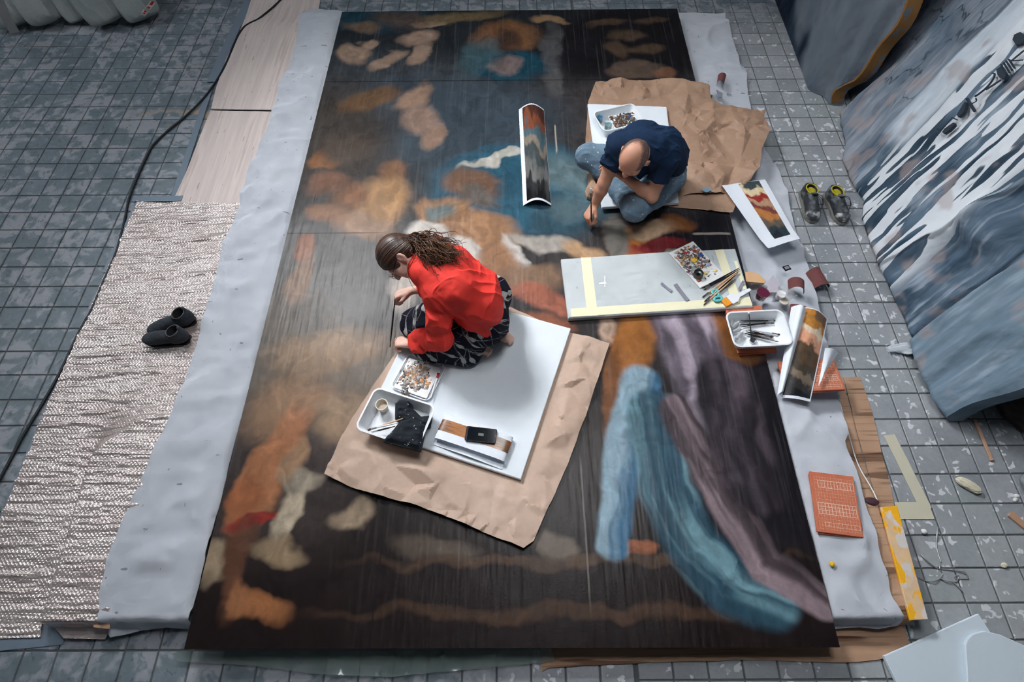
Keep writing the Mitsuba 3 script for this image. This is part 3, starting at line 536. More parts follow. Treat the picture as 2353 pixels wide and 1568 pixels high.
def head(S, c, R, sc=1.0, ears=True):
    W = lambda q: np.asarray(c) + R @ (np.array(q, float) * sc)
    e = lambda q, r, k=.02, op='add': S.ell(W(q), R, np.array(r) * sc, k, op)
    e((0, -.012, .030), (.076, .094, .086), .01); e((0, .028, -.040), (.059, .064, .075), .03); e((0, .058, -.098), (.026, .022, .020), .03)
    for s in (-1, 1):
        e((s * .036, .058, -.028), (.026, .024, .026), .02); e((s * .031, .092, .006), (.016, .012, .011), .012, 'sub')
        e((s * .030, .079, .006), (.013, .011, .0095), .004)
        if ears:
            ER = R @ trimesh.transformations.rotation_matrix(s * 0.35, (0, 0, 1))[:3, :3]
            S.ell(W((s * .080, -.012, -.006)), ER, np.array((.009, .021, .033)) * sc, .008); S.ell(W((s * .089, -.006, .000)), ER, np.array((.007, .011, .019)) * sc, .005, 'sub'); S.ell(W((s * .079, -.004, -.034)), ER, np.array((.007, .010, .011)) * sc, .006)
    S.cap(W((-.034, .079, .024)), W((.034, .079, .024)), .010 * sc, .010 * sc, .016)
    S.cap(W((0, .088, .014)), W((0, .108, -.024)), .008 * sc, .0115 * sc, .012)
    for s in (-1, 1): S.ell(W((s * .012, .098, -.028)), R, np.array((.009, .011, .008)) * sc, .008)
    S.cap(W((-.019, .083, -.060)), W((.019, .083, -.060)), .0065 * sc, .0065 * sc, .008); S.cap(W((-.016, .081, -.070)), W((.016, .081, -.070)), .0070 * sc, .0070 * sc, .007)
    return W

# his brush
mat('black_lacquer', (22, 22, 26), rough=0.3, spec=0.5); mat('ferrule', (176, 178, 180), rough=0.25, metallic=1.0); mat('bristle', (60, 44, 34), rough=0.8); mat('raw_wood', (205, 165, 130), rough=0.6); mat('white_plastic', (222, 225, 230), rough=0.4, spec=0.5)
def brush(key, a, b, label, handle='mat_black_lacquer', r=.0042, bl=.022, fl=.03, group=None, tip=None, bris='mat_bristle'):
    """From the handle's end a to the bristle tip b."""
    a, b = np.array(a, float), np.array(b, float); l = np.linalg.norm(b - a); d = (b - a) / l; k = thing(key, label, 'brush', group)
    q = [a + d * t for t in (0, .02, (l - bl - fl) * .6, l - bl - fl)]
    put('handle', tube(q, [r * .45, r * .7, r * 1.15, r * .9], 8), handle, k, smooth=50)
    q = [a + d * t for t in (l - bl - fl - .002, l - bl - fl * .4, l - bl)]; put('ferrule', tube(q, [r * 1.0, r * .95, r * .8], 8), 'mat_ferrule', k, smooth=50)
    q = [a + d * t for t in (l - bl - .002, l - bl * .55, l)]; put('bristles', tube(q, [r * .8, r * .85, r * .12], 8), bris, k, smooth=50)
    if tip: put('end_band', tube([a - d * .001, a + d * tip], [r * .8, r * .95], 8), 'mat_white_plastic', k, smooth=50)
    return k
# ---------------------------------------------------------------- painted stage scenery along the right, sacks in the far left corner
def scen_col(p, n, uv):
    s, t = p.y, p.z * 1.0642 
    s = s + 0.02 * (fbm(s * 9, t * 9, 3) - 0.5)
    ca, sa = math.cos(math.radians(78)), math.sin(math.radians(78))
    al, ac = s * ca + t * sa, s * sa - t * ca
    g = fbm(ac * 16, al * 2.4, 1, octaves=4); m = fbm(s * 5, t * 5, 2, octaves=4); f = fbm(ac * 46, al * 5, 5, octaves=3)
    navy, mid, pale, white = c3(30, 52, 70), c3(92, 112, 130), c3(146, 158, 172), c3(214, 220, 226)
    c = mix(mix(navy, mid, smoothstep(0.25, 0.62, 0.6 * g + 0.4 * m)), pale, smoothstep(0.52, 0.75, 0.5 * f + 0.5 * m))
    near = smoothstep(1.62, 1.52, ac + 0.05 * (m - 0.5)); c = mix(c, mix(c3(98, 122, 140), c3(140, 158, 172), f), near * 0.75)
    band = smoothstep(1.85, 2.0, ac) * smoothstep(2.85, 2.7, ac)
    c = mix(c, mix(navy * 0.8, c, 0.35), band * smoothstep(0.35, 0.6, fbm(s * 3, t * 2.5, 17)))
    lvl = 0.58 - 0.09 * smoothstep(2.05, 2.6, ac) - 0.05 * smoothstep(0.3, 0.9, t)
    c = mix(c, white, band * smoothstep(lvl, lvl + 0.035, fbm(ac * 30, al * 3.4, 9, octaves=2)) * 0.95)
    hb = smoothstep(2.70, 2.74, ac) * smoothstep(2.93, 2.88, ac); c = mix(c, mix(c3(176, 190, 202), c3(206, 214, 222), f), hb * smoothstep(0.3, 0.45, t) * 0.9)
    rock = smoothstep(2.88, 2.98, ac); v1, v2, vr = voronoi(s * 4.2 + 1.5 * m, t * 3.4 + 1.5 * g)
    c = mix(c, mix(c3(92, 108, 124), c3(150, 156, 166), dr.clip(0.2 * vr + 1.5 * (m - 0.25), 0, 1)) * (0.7 + 0.6 * f), rock * 0.85)
    c = mix(c, c3(28, 40, 54), rock * smoothstep(0.10, 0.02, v2 - v1) * 0.7 * smoothstep(0.4, 0.6, fbm(s * 4, t * 4, 31)))
    c = mix(c, c3(20, 30, 44), smoothstep(0.03, 0.008, dr.abs(ac - 1.58 - 0.05 * (g - 0.5))) * 0.75 + smoothstep(0.02, 0.006, dr.abs(ac - 2.02 + 0.3 * (t - 0.3) - 0.10 * (m - 0.5))) * 0.6)
    return mix(c, c3(156, 142, 140), smoothstep(0.62, 0.75, fbm(s * 7, t * 6, 51)) * 0.5)
mat('scenery', proc(scen_col), rough=0.75, spec=0.2, bump=proc(lambda p, n, uv: fbm(p.y * 22, p.z * 14, 3, octaves=4)), bscale=0.012)
def dark_col(p, n, uv):
    g = fbm(p.y * 10 - p.z * 2, p.z * 5 + p.y, 1, octaves=4); m = fbm(p.y * 3, p.z * 3, 6, octaves=3)
    c = mix(c3(24, 34, 48), c3(54, 70, 88), dr.clip(1.5 * (g - 0.3), 0, 1))
    return mix(c, mix(c3(96, 110, 124), c3(130, 136, 142), g), smoothstep(0.35, 0.62, m + 0.35 * smoothstep(4.3, 3.7, p.y)) * 0.8)
mat('scenery_dark', proc(dark_col), rough=0.75, spec=0.2, bump=proc(lambda p, n, uv: fbm(p.y * 22, p.z * 14, 3, octaves=4)), bscale=0.012)
def panel(foot, y0, y1, top, lean, th, relief, seed, near_edge=None, res=.016):
    """Relief panel over (y, up-slope) with its foot line x = foot(y); leans away from the painting."""
    l = math.radians(lean); ny, nt = int((y1 - y0) / res), int(top / res)
    Y, Tt = np.meshgrid(np.linspace(y0, y1, ny), np.linspace(0, top, nt), indexing='ij')
    if near_edge is not None:
        lo_ = near_edge(Tt); Y = lo_ + (Y - y0) / (y1 - y0) * (y1 - lo_)
    P = np.stack([Y, Tt, 0 * Y], -1)
    d = relief(Y, Tt); fx = foot(Y)
    front = np.stack([fx + Tt * math.sin(l) - d * math.cos(l), Y, Tt * math.cos(l) + d * math.sin(l) + .004], -1)
    front[..., 2] = np.maximum(front[..., 2], .003); back = front + np.array([th * math.cos(l), 0, -th * math.sin(l)]); back[..., 2] = np.maximum(back[..., 2], .002)
    n = ny * nt; V = np.vstack([front.reshape(-1, 3), back.reshape(-1, 3)]); I = np.arange(n).reshape(ny, nt)
    a, b, c, dd = I[:-1, :-1].ravel(), I[1:, :-1].ravel(), I[1:, 1:].ravel(), I[:-1, 1:].ravel()
    F = [np.c_[a, c, b], np.c_[a, dd, c], np.c_[a, b, c] + n, np.c_[a, c, dd] + n]
    for e in (I[0], I[-1][::-1], I[:, 0][::-1], I[:, -1]): F += [np.c_[e[:-1], e[1:], e[1:] + n], np.c_[e[:-1], e[1:] + n, e[:-1] + n]]
    m = trimesh.Trimesh(V, np.vstack(F), process=False); m.fix_normals(); return m
fp = np.array([at(x, y, .0)[:2] for x, y in ((2190, 970), (2165, 938), (2145, 900), (2120, 852), (2105, 800), (2075, 730), (2040, 652), (2000, 562), (1981, 505), (1986, 466), (1952, 412), (1937, 375), (1944, 335), (1934, 285), (1930, 262))])
fp = np.vstack([fp, [[2.66, 3.72], [2.74, 4.4]]]); fp = fp[np.argsort(fp[:, 1])]
def relief2(y, t):
    z = 0 * t; q = np.stack([y, t, z], -1); al = y * .98 - t * .2
    r = .035 * (meshkit.fbm(q * [3.2, 2.6, 1], 4, 5) - .5) + .02 * (1 - np.abs(2 * meshkit.fbm(np.stack([al * 8, t * 1.6, z], -1), 3, 8) - 1) - .5)
    r += .05 * ss(2.85, 3.1, al) * (meshkit.fbm(q * [5, 4, 1], 4, 11) - .4) + .045 * ss(1.60, 1.54, al) - .03 * np.exp(-((al - 1.58 - .03 * np.sin(t * 7)) / .02) ** 2)
    r += .05 * np.exp(-(((y - 2.0) / .16) ** 2 + ((t - .62) / .13) ** 2) ** 2) + .02 * np.exp(-((al - 2.02 + .3 * (t - .3)) / .05) ** 2)
    return 1.7 * r * ss(0, .05, t + .02)
sp = thing('rock_scenery', 'large painted rock scenery panel with white streaks and carved signs leaning on the right', 'stage scenery')
put('panel', panel(lambda y: np.interp(y, fp[:, 1], fp[:, 0]), 1.095, 4.35, 1.9, 21, .13, relief2, 1, near_edge=lambda t: 1.095 + .02 * np.sin(t * 9) + .03 * ss(.2, .6, t)), 'mat_scenery', sp, smooth=45)
# carved signs on it
mat('sign_paint', (38, 50, 62), rough=0.7)
LN = math.radians(21); NP = np.array([-math.cos(LN), 0, math.sin(LN)])
def onp(x, y, lift=.028):
    g = at(x, y, 0.0); d = g - EYE; p0 = np.array([2.425, 0, .004]) + NP * lift; return EYE + d * (((p0 - EYE) @ NP) / (d @ NP))
def stroke(pts, w): return tube(spline([onp(*q) for q in pts], 10), w, 6, flat=.5)
def flatpoly(pts, w=.006):
    q = np.array([onp(*a) for a in pts]); return trimesh.convex.convex_hull(np.vstack([q + NP * w, q - NP * .02]))
ar = [(2302 + 13 * math.cos(a) - 4 * math.sin(a), 167 + 17 * math.sin(a)) for a in np.linspace(math.pi * .5, math.pi * 1.5, 9)]
glyphs = [[flatpoly([(2291, 160), (2293, 172), (2299, 180), (2309, 181), (2313, 174), (2302, 153)])], [stroke([(2300 + 6 * k, 148 - 4 * k), (2314 + 6 * k, 172 - 5 * k)], .006) for k in range(4)], [stroke([(2324, 140), (2353, 116)], .006), stroke([(2324, 140), (2350, 138)], .006)],
          [stroke([(2280, 168), (2286, 170), (2284, 178), (2262, 206), (2240, 222)], .006)], [stroke([(2266 + 6 * k, 206 - 4 * k), (2282 + 6 * k, 196 - 4 * k)], .006) for k in range(4)], [flatpoly([(2218, 234), (2222, 236), (2216, 258), (2203, 270), (2200, 264), (2212, 250)])], [stroke([(2222, 226), (2240, 256)], .010), stroke([(2228, 240), (2244, 232), (2242, 226)], .006)],
          [stroke([(2154, 296), (2160, 299), (2188, 270)], .006), stroke([(2188, 270), (2200, 276)], .005)], [flatpoly([(2166, 304), (2172, 296), (2192, 282), (2194, 288), (2182, 300), (2170, 308)])], [flatpoly([(2328, 92), (2332, 80), (2346, 74), (2358, 86), (2350, 100), (2336, 104)])]]
for g in glyphs: put('carved_sign', cat_mesh(g), 'mat_sign_paint', sp)
s1 = thing('rock_scenery', 'upright dark scenery panel with a raw brown edge standing beyond the leaning one', 'stage scenery')
f1 = np.array([at(x, y, 0.)[:2] for x, y in ((1928, 246), (1905, 240), (1890, 222), (1870, 214), (1856, 205), (1840, 160), (1820, 105), (1800, 52), (1780, 0), (1760, -60))]); f1 = f1[np.argsort(f1[:, 1])]
f1x = lambda y: np.interp(y, f1[:, 1], f1[:, 0])
rel1 = lambda y, t: .03 * (meshkit.fbm(np.stack([y * 3, t * 3, 0 * t], -1), 4, 3) - .5) * ss(0, .1, t + .03) * ss(3.7, 3.85, y)
put('panel', panel(f1x, 3.70, 5.9, 2.2, 2, .07, rel1, 2, near_edge=lambda t: 3.70 - .05 * t + .035 * np.sin(t * 6 + 1) + .02 * np.sin(t * 15)), 'mat_scenery_dark', s1, smooth=45)
mat('raw_edge', proc(lambda p, n, uv: mix(c3(128, 92, 50), c3(96, 104, 110), smoothstep(0.60, 0.66, fbm(p.z * 14, p.x * 30, 3)))), rough=0.8)
tt = np.linspace(0.02, 2.1, 40); ey = 3.70 - .05 * tt + .035 * np.sin(tt * 6 + 1) + .02 * np.sin(tt * 15)
ex = f1x(ey) + tt * math.sin(math.radians(2)); E0 = np.c_[ex - .012, ey - .004, tt]; E1 = np.c_[ex + .085, ey - .004, tt]
put('raw_edge', rings(np.stack([E0, E0 + [0, .02, 0], E1 + [0, .02, 0], E1], 1)), 'mat_raw_edge', s1, smooth=40)

mat('dark_rock', proc(lambda p, n, uv: mix(c3(48, 46, 46), c3(78, 76, 76), fbm(p.x * 14, p.y * 14, p.z * 14))), rough=0.9, spec=0.1)
mat('grey_rock', proc(lambda p, n, uv: mix(c3(112, 118, 122), c3(150, 154, 158), fbm(p.x * 14, p.y * 14, p.z * 14))), rough=0.85, spec=0.15)
def rock(c, r, seed, flat=.0):
    m = trimesh.creation.icosphere(5); v = np.array(m.vertices); k = 1 + .5 * (meshkit.fbm(v * 1.6 + seed, 4) - .5) + .12 * (meshkit.fbm(v * 7 + seed, 3) - .5)
    v = v * k[:, None] * r; v = v + c; v[:, 2] = np.maximum(v[:, 2], .002); return trimesh.Trimesh(v, m.faces, process=False)
p = at(2330, 985, 0); put('scenery_rock', rock(np.array([p[0] + .16, p[1] + .20, .08]), np.array([.24, .30, .14]), 3), 'mat_dark_rock', label='dark rough scenery rock in the shadow under the leaning panel\'s end', cat='rock', smooth=40)
p = at(2352, 1120, 0); put('scenery_rock', rock(np.array([p[0] + .04, p[1], .04]), np.array([.065, .075, .055]), 9), 'mat_grey_rock', label='smooth grey rock at the right edge, above the wooden chip', cat='rock', smooth=60)

# sacks
mat('sack', proc(lambda p, n, uv: mix(c3(118, 130, 132), c3(168, 172, 168), fbm(p.x * 4, p.y * 4, p.z * 4)) * (0.93 + 0.14 * noise(p.x * 90, p.y * 90, p.z * 90))), rough=0.6, spec=0.3)
mat('sack_band', (198, 192, 186), rough=0.6); mat('red_print', (176, 40, 44), rough=0.6)
def sack(px_, w, d, h, rz, ry, rx, label, seed):
    p = at(*px_, 0); m = trimesh.creation.box((1, 1, 1)); 
    for _ in range(5): m = m.subdivide()
    v = np.array(m.vertices) * 2; n = (np.abs(v) ** 9).sum(1, keepdims=True) ** (1 / 9.); v = v / n * np.abs(v).max(1, keepdims=True)
    pil = 1 - .30 * np.abs(v[:, [2]]) ** 4; v = v * np.c_[np.ones(len(v)), pil[:, 0], np.ones(len(v))] * [w / 2, d / 2, h / 2]; v[:, 2] += h / 2
    v += .022 * np.stack([meshkit.fbm(v * 5 + seed + 9 * k, 3) - .5 for k in range(3)], 1) + .045 * (1 - np.abs(2 * meshkit.fbm(v * [7, 7, 1.5] + seed, 2) - 1) - .5)[:, None] * np.sign(v) * [0, 1, 0]
    q = moved(trimesh.Trimesh(v, m.faces, process=False), (p[0], p[1], 0), rz, rx, ry); u = np.array(q.vertices); u[:, 2] -= u[:, 2].min() - .002; q.vertices = u
    k = thing('sack', label, 'sack', None); put('bag', q, 'mat_sack', k, smooth=50); return k, q
for a in (((52, 72), .28, .20, .95, 6, -20, -26, 'leftmost pale grey sack behind the hanging paper strip', 1), ((124, 66), .27, .20, 1.0, 2, -20, -25, 'greenish grey sack, second from the left in the corner', 4), ((194, 56), .20, .14, 1.0, 2, -20, -25, 'narrow dark grey sack in the middle of the corner pile', 7), ((262, 68), .31, .20, 1.0, 3, -20, -26, 'wide light grey sack left of the one with red print', 11)): sack(*a)
k, q = sack((343, 56), .27, .22, 1.0, 6, -20, -26, 'rightmost sack with a white band of red print', 15)
def on_sack(q, pts):
    r = trimesh.ray.ray_triangle.RayMeshIntersector(q); d = np.array([at(*a, 0) - EYE for a in pts]); d /= np.linalg.norm(d, axis=1, keepdims=True)
    loc, ri, _ = r.intersects_location(np.tile(EYE, (len(d), 1)), d, multiple_hits=False); out = np.full((len(d), 3), np.nan); out[ri] = loc - d[ri] * .004; return out
b0, b1 = np.linspace([312, 44], [352, -6], 14), np.linspace([324, 50], [364, -2], 14); A0, A1 = on_sack(q, b0), on_sack(q, b1); ok = ~np.isnan(A0[:, 0]) & ~np.isnan(A1[:, 0])
if ok.sum() > 4:
    A0, A1 = A0[ok], A1[ok]; off = (A0 - EYE) / np.linalg.norm(A0 - EYE, axis=1, keepdims=True) * .003
    put('band', rings(np.stack([A0, A1, A1 + off, A0 + off], 1)), 'mat_sack_band', k, smooth=40)
    for i in (3, 4, 6, 8, 9):
        if i + 1 < len(A0):
            B0, B1 = A0[i:i + 2] * .75 + A1[i:i + 2] * .25, A0[i:i + 2] * .25 + A1[i:i + 2] * .75
            put('red_print', rings(np.stack([B0 - off[:2] * .5, B1 - off[:2] * .5, B1, B0], 1)), 'mat_red_print', k)
stp = [at(*a, z) for a, z in (((-8, -10), .62), ((4, 20), .45), ((16, 45), .28), ((34, 76), .10))]; sd = np.array([.035, .012, 0])
put('paper_strip', rings(np.stack([np.array(stp) - sd, np.array(stp) + sd, np.array(stp) + sd + [0, .003, 0], np.array(stp) - sd + [0, .003, 0]], 1)), 'mat_sack_band', label='printed paper strip hanging down in front of the leftmost sack', cat='paper strip', smooth=40)

# bits on the right-hand floor
mat('stick_wood', (176, 140, 116), rough=0.7)
def bar(a, b, z, w, h, label, cat, m='mat_stick_wood', key='wooden_stick'):
    p, q = at(*a, z), at(*b, z); d = q - p; l = np.linalg.norm(d); put(key, moved(rbox(l, w, h, min(w, h) * .15), (p + q) / 2 + [0, 0, h / 2], math.degrees(math.atan2(d[1], d[0]))), m, label=label, cat=cat)
bar((2238, 965), (2278, 1060), .002, .016, .01, 'thin wooden stick poking out under the leaning scenery panel', 'stick')
wd = [at(*q, .012) for q in ((2322, 1178), (2330, 1176), (2362, 1208), (2362, 1222), (2318, 1186))]; put('wood_chip', trimesh.convex.convex_hull(np.vstack([np.array(wd), np.array(wd) - [0, 0, .010]])), 'mat_stick_wood', label='triangular wooden chip at the right edge', cat='wood chip')
mat('plaster', (206, 200, 178), rough=0.85); mat('white_chip', (226, 226, 226), rough=0.8)
def lump(key, px_, r, ang, label, cat, m, seed, z=0.):
    p = at(*px_, z); put(key, moved(rock(np.zeros(3) + [0, 0, r[2] * .7], np.array(r), seed), p, ang), m, label=label, cat=cat, smooth=50)
lump('plaster_chip', (2221, 1117), (.062, .026, .022), -38, 'cream plaster chip on the tiles below the wooden stick', 'plaster chip', 'mat_plaster', 2)
lump('pebble', (2121, 1223), (.013, .012, .012), 0, 'small round white pebble beside the loose wire', 'pebble', 'mat_white_chip', 5)
lump('pebble', (2305, 1300), (.016, .012, .011), 20, 'small pale pebble on the tiles right of the loose wire', 'pebble', 'mat_plaster', 6)
for i, (x, y, l) in enumerate(((2335, 1140, 'upper of the two white flakes under the grey rock'), (2332, 1149, 'lower of the two white flakes under the grey rock'))): lump('plaster_flake', (x, y), (.014, .009, .005), 20 * i, l, 'flake', 'mat_white_chip', 7 + i)
mat('rag', (186, 192, 198), rough=0.95, sheen=0.3)
rg = px_poly([(2036, 800), (2050, 794), (2080, 790), (2098, 796), (2106, 806), (2098, 815), (2084, 818), (2070, 812), (2042, 811)], z=.01)
put('rag', sheet(rg, lambda x, y: .014 + .022 * np.abs(nz(x, y * 2, 16, 3)) + .012 * ridge(np.c_[x, y, 0 * x], (14, 40, 1), 3), .006, .008), 'mat_rag', label='white rag on the tiles at the foot of the leaning panel', cat='rag', smooth=50)
mat('wire', (190, 192, 192), rough=0.35, metallic=0.7)
wr = [[(2155, 1212), (2152, 1225), (2154, 1260), (2163, 1292)], [(2116, 1275), (2135, 1295), (2158, 1307), (2190, 1311), (2215, 1315), (2226, 1330), (2195, 1331), (2191, 1325), (2203, 1323), (2199, 1338), (2180, 1338), (2162, 1330)], [(2160, 1296), (2158, 1308), (2166, 1318), (2160, 1330), (2142, 1337), (2122, 1333), (2106, 1323)], [(2190, 1338), (2210, 1358)]]
put('wire', cat_mesh([tube(spline([at(x, y, .006) + [0, 0, .006 * math.sin(i * 2)] for i, (x, y) in enumerate(w)], 30), .0027, 6) for w in wr]), 'mat_wire', label='tangled loose wire on the tiles at the lower right', cat='wire', smooth=True)
put('wire', tube(spline([at(x, y, .004) for x, y in ((1949, 702), (1957, 725), (1974, 744), (2001, 776))], 16), .0016, 6), 'mat_wire', label='short straight wire on the tiles right of the trays', cat='wire', smooth=True)
put('string', tube(spline([at(x, y, .075) for x, y in ((1938, 895), (1950, 945), (1972, 1020), (1990, 1085), (2013, 1152))], 40) * [1, 1, 0] + np.c_[np.zeros((40, 2)), base(*spline([at(x, y, .075) for x, y in ((1938, 895), (1950, 945), (1972, 1020), (1990, 1085), (2013, 1152))], 40)[:, :2].T) + .014], .0035, 6), 'mat_white_chip', label='white string lying along the seam of the ribbed cardboard', cat='string', smooth=True)
# ---------------------------------------------------------------- the things lying round the two restorers
mat('tray_white', (226, 230, 234), rough=0.35, spec=0.5); mat('paper_white', (222, 228, 236), rough=0.55, spec=0.3); mat('card_white', (228, 228, 228), rough=0.5)
mat('dab', VCOL, rough=0.35, spec=0.5); mat('black_cloth', (24, 30, 38), rough=0.9, sheen=0.2); mat('black_glass', (14, 20, 26), rough=0.08, spec=0.6); mat('dark_metal_cup', (84, 86, 82), rough=0.3, metallic=0.7)
scene['mat_clear'] = {'type': 'thindielectric', 'int_ior': 1.45}
PT, WB, MB = .1215, .150, .162
class Quad:
    """A rectangle read from four pixels (top left, top right, bottom right, bottom left) at height z."""
    def __init__(s, px_, z):
        a, b, c, d = (at(*q, z) for q in px_); s.c = (a + b + c + d) / 4; ex = (b - a) + (c - d); ey = (a - d) + (b - c)
        s.w, s.h = np.linalg.norm(ex) / 2, np.linalg.norm(ey) / 2; s.ang = math.degrees(math.atan2(ex[1], ex[0])); s.z = z
        k = math.radians(s.ang); s.ex, s.ey = np.array([math.cos(k), math.sin(k), 0]), np.array([-math.sin(k), math.cos(k), 0])
    def put(s, m, dz=0.): return moved(m, s.c + [0, 0, dz], s.ang)
    def at(s, u, v, z=0.): return s.c + s.ex * u * s.w + s.ey * v * s.h + [0, 0, z]
def tray_mesh(w, h, hi, th=.0035, taper=.85, r=.035, lip=.008):
    R = []
    for k, z in ((0, 0), (.15, .0), (1, hi - .002)):
        f = taper + (1 - taper) * (z / hi); R.append(rrect(w * f - 2 * lip, h * f - 2 * lip, r * (.6 + .4 * z / hi), z + (.0 if k else 0)))
    R[0] = rrect((w * taper - 2 * lip) * .97, (h * taper - 2 * lip) * .97, r * .5, 0); R[1] = rrect(w * taper - 2 * lip, h * taper - 2 * lip, r * .6, .004)
    R += [rrect(w, h, r + lip, hi - .002), rrect(w, h, r + lip, hi + .001), rrect(w - 2.2 * lip, h - 2.2 * lip, r, hi + .0015)]
    R += [rrect(w - 2 * lip - 2 * th - .004, h - 2 * lip - 2 * th - .004, r - th, hi - .006), rrect(w * taper - 2 * lip - 2 * th, h * taper - 2 * lip - 2 * th, r * .55, th + .006), rrect((w * taper - 2 * lip) * .95, (h * taper - 2 * lip) * .95, r * .45, th)]
    return rings(R)
def tray(px_, zb, hi, label):
    q = Quad(px_, zb + hi); m = tray_mesh(q.w, q.h, hi); q.hi = hi; q.zb = zb
    return q, put('tray', moved(m, q.c - [0, 0, hi], q.ang), 'mat_tray_white', label=label, cat='tray', smooth=35)
def splat(c, r, h, seed, asp=1., ang=0.):
    """One dab of paint: a ragged flat mound."""
    rr = np.random.default_rng(seed); n = 14; g = np.arange(n) * 2 * math.pi / n; rad = r * (1 + rr.uniform(-.38, .38, n)); ca, sa = math.cos(ang), math.sin(ang)
    x, y = rad * np.cos(g), rad * np.sin(g) * asp; o = np.c_[x * ca - y * sa, x * sa + y * ca]
    return rings([np.c_[c[0] + o * 1., np.full(n, c[2])] if False else np.c_[c[:2] + o, np.full(n, c[2])], np.c_[c[:2] + o * .82, np.full(n, c[2] + h * .7)], np.c_[c[:2] + o * .4, np.full(n, c[2] + h)]])
def dabs_on(q, parent, z, n, cols, region, seed, rmin=.003, rmax=.010):
    rr = np.random.default_rng(seed); ms, cs = [], []
    for k in range(n):
        u, v = region(rr); m = splat(q.at(u, v)[:2].tolist() + [z], rr.uniform(rmin, rmax) * rr.uniform(.5, 1), rr.uniform(.0008, .003), int(rr.integers(1e6)), rr.uniform(.35, 1), rr.uniform(0, 3.1))
        c = lin(*cols[rr.integers(len(cols))]) * rr.uniform(.8, 1.15); ms.append(m); cs.append(np.tile(c, (len(m.vertices), 1)))
    put('paint_dabs', cat_mesh(ms), 'mat_dab', parent, color=np.clip(np.vstack(cs), 0, 1), smooth=True, kind='stuff')
def big_dab(q, parent, u, v, z, r, col, seed):
    m = splat(q.at(u, v)[:2].tolist() + [z], r, .006, seed, .9); put('paint_dab', m, 'mat_dab', parent, color=np.tile(lin(*col), (len(m.vertices), 1)), smooth=True)
def cup(key, c, r0, r1, h, label, wall='mat_clear', fill=None, fillh=.5, parent_label=None, tilt=(0, 0), grp=None):
    k = thing(key, label, 'cup', grp); t = .0012
    m = lathe([(0.0005, 0), (r0, 0), (r1, h - .003), (r1 + .003, h - .002), (r1 + .003, h), (r1 - t, h), (r0 - t, t), (0.0005, t)], 32)
    put('cup', moved(m, c, 0, tilt[0], tilt[1]), wall, k, smooth=40)
    if fill:
        f = lathe([(.0005, t * 1.5), (r0 - 2 * t, t * 1.5), (r0 + (r1 - r0) * fillh - 2 * t, h * fillh), (.0005, h * fillh)], 32); put('paint', moved(f, c, 0, tilt[0], tilt[1]), fill, k, smooth=40)
    return k
# -- left tray with its contents, on the woman's board
q, _ = tray(((861, 889), (1001, 930), (962, 1038), (815, 984)), WB + .001, .075, 'white tray with black cloth and brushes overhanging the left board corner')
bz = q.zb + .005
mat('beige_paint', (176, 160, 138), rough=0.3); mat('paper_cup', (216, 210, 200), rough=0.6)
cup('paper_cup', at(882, 940, bz), .022, .030, .06, 'small white cup of beige paint in the tray with the black cloth', 'mat_paper_cup', 'mat_beige_paint', .6)
bag = thing('brush_pouch', 'black paint-spotted cloth pouch lying in the tray with the small white cup', 'pouch')
def cushion(pts, z0, hgt, seed, zr=.22):
    po = px_poly(pts, z=zr).buffer(-.004).buffer(.004)
    def zf(x, y):
        d = np.array([po.exterior.distance(Point(a, b)) for a, b in zip(x, y)])
        return z0 + hgt * ss(0, .022, d) + .010 * ridge(np.c_[x, y, 0 * x], (16, 34, 1), seed) * ss(0, .03, d) + .004 * nz(x, y, 40, seed)
    return sheet(po, zf, .0045, .022, .004, seed)
put('fold', cushion([(1350, 395), (1368, 392), (1380, 402), (1371, 420), (1379, 436), (1368, 453), (1350, 447), (1345, 435), (1352, 418)], .150, .045, 9, .17), 'mat_kraft_brown', 'kraft_paper_001', smooth=25)
pm = cat_mesh([cushion([(906, 921), (918, 914), (945, 915), (947, 934), (966, 952), (991, 948), (986, 975), (962, 988), (924, 968), (905, 958)], .185, .030, 3), cushion([(878, 1012), (904, 986), (920, 966), (945, 960), (976, 975), (973, 1000), (966, 1036), (930, 1026), (880, 1014)], .226, .018, 6, .235)])
put('pouch', pm, 'mat_black_cloth', bag, smooth=35)
fl_ = np.array(pm.vertices)[(np.array(pm.vertex_normals)[:, 2] > .6)]; rr = np.random.default_rng(3)
put('paint_spots', cat_mesh([splat(fl_[i] - [0, 0, .001], rr.uniform(.0015, .004), .002, int(i), rr.uniform(.4, 1), rr.uniform(0, 3)) for i in rr.integers(0, len(fl_), 26)]), 'mat_card_white', bag, kind='stuff')
for i, (a, b, lb, hd) in enumerate((((843, 991), (926, 962), 'upper of the brushes at the left end of the tray with black cloth', 'mat_raw_wood'), ((843, 988), (915, 972), 'middle white-handled brush at the left end of the tray with black cloth', 'mat_white_plastic'), ((845, 996), (908, 980), 'lowest dark brush at the left end of the tray with black cloth', 'mat_black_lacquer'))):
    brush('paint_brush', at(*b, .215), at(*a, .190), lb, hd, r=.0045)
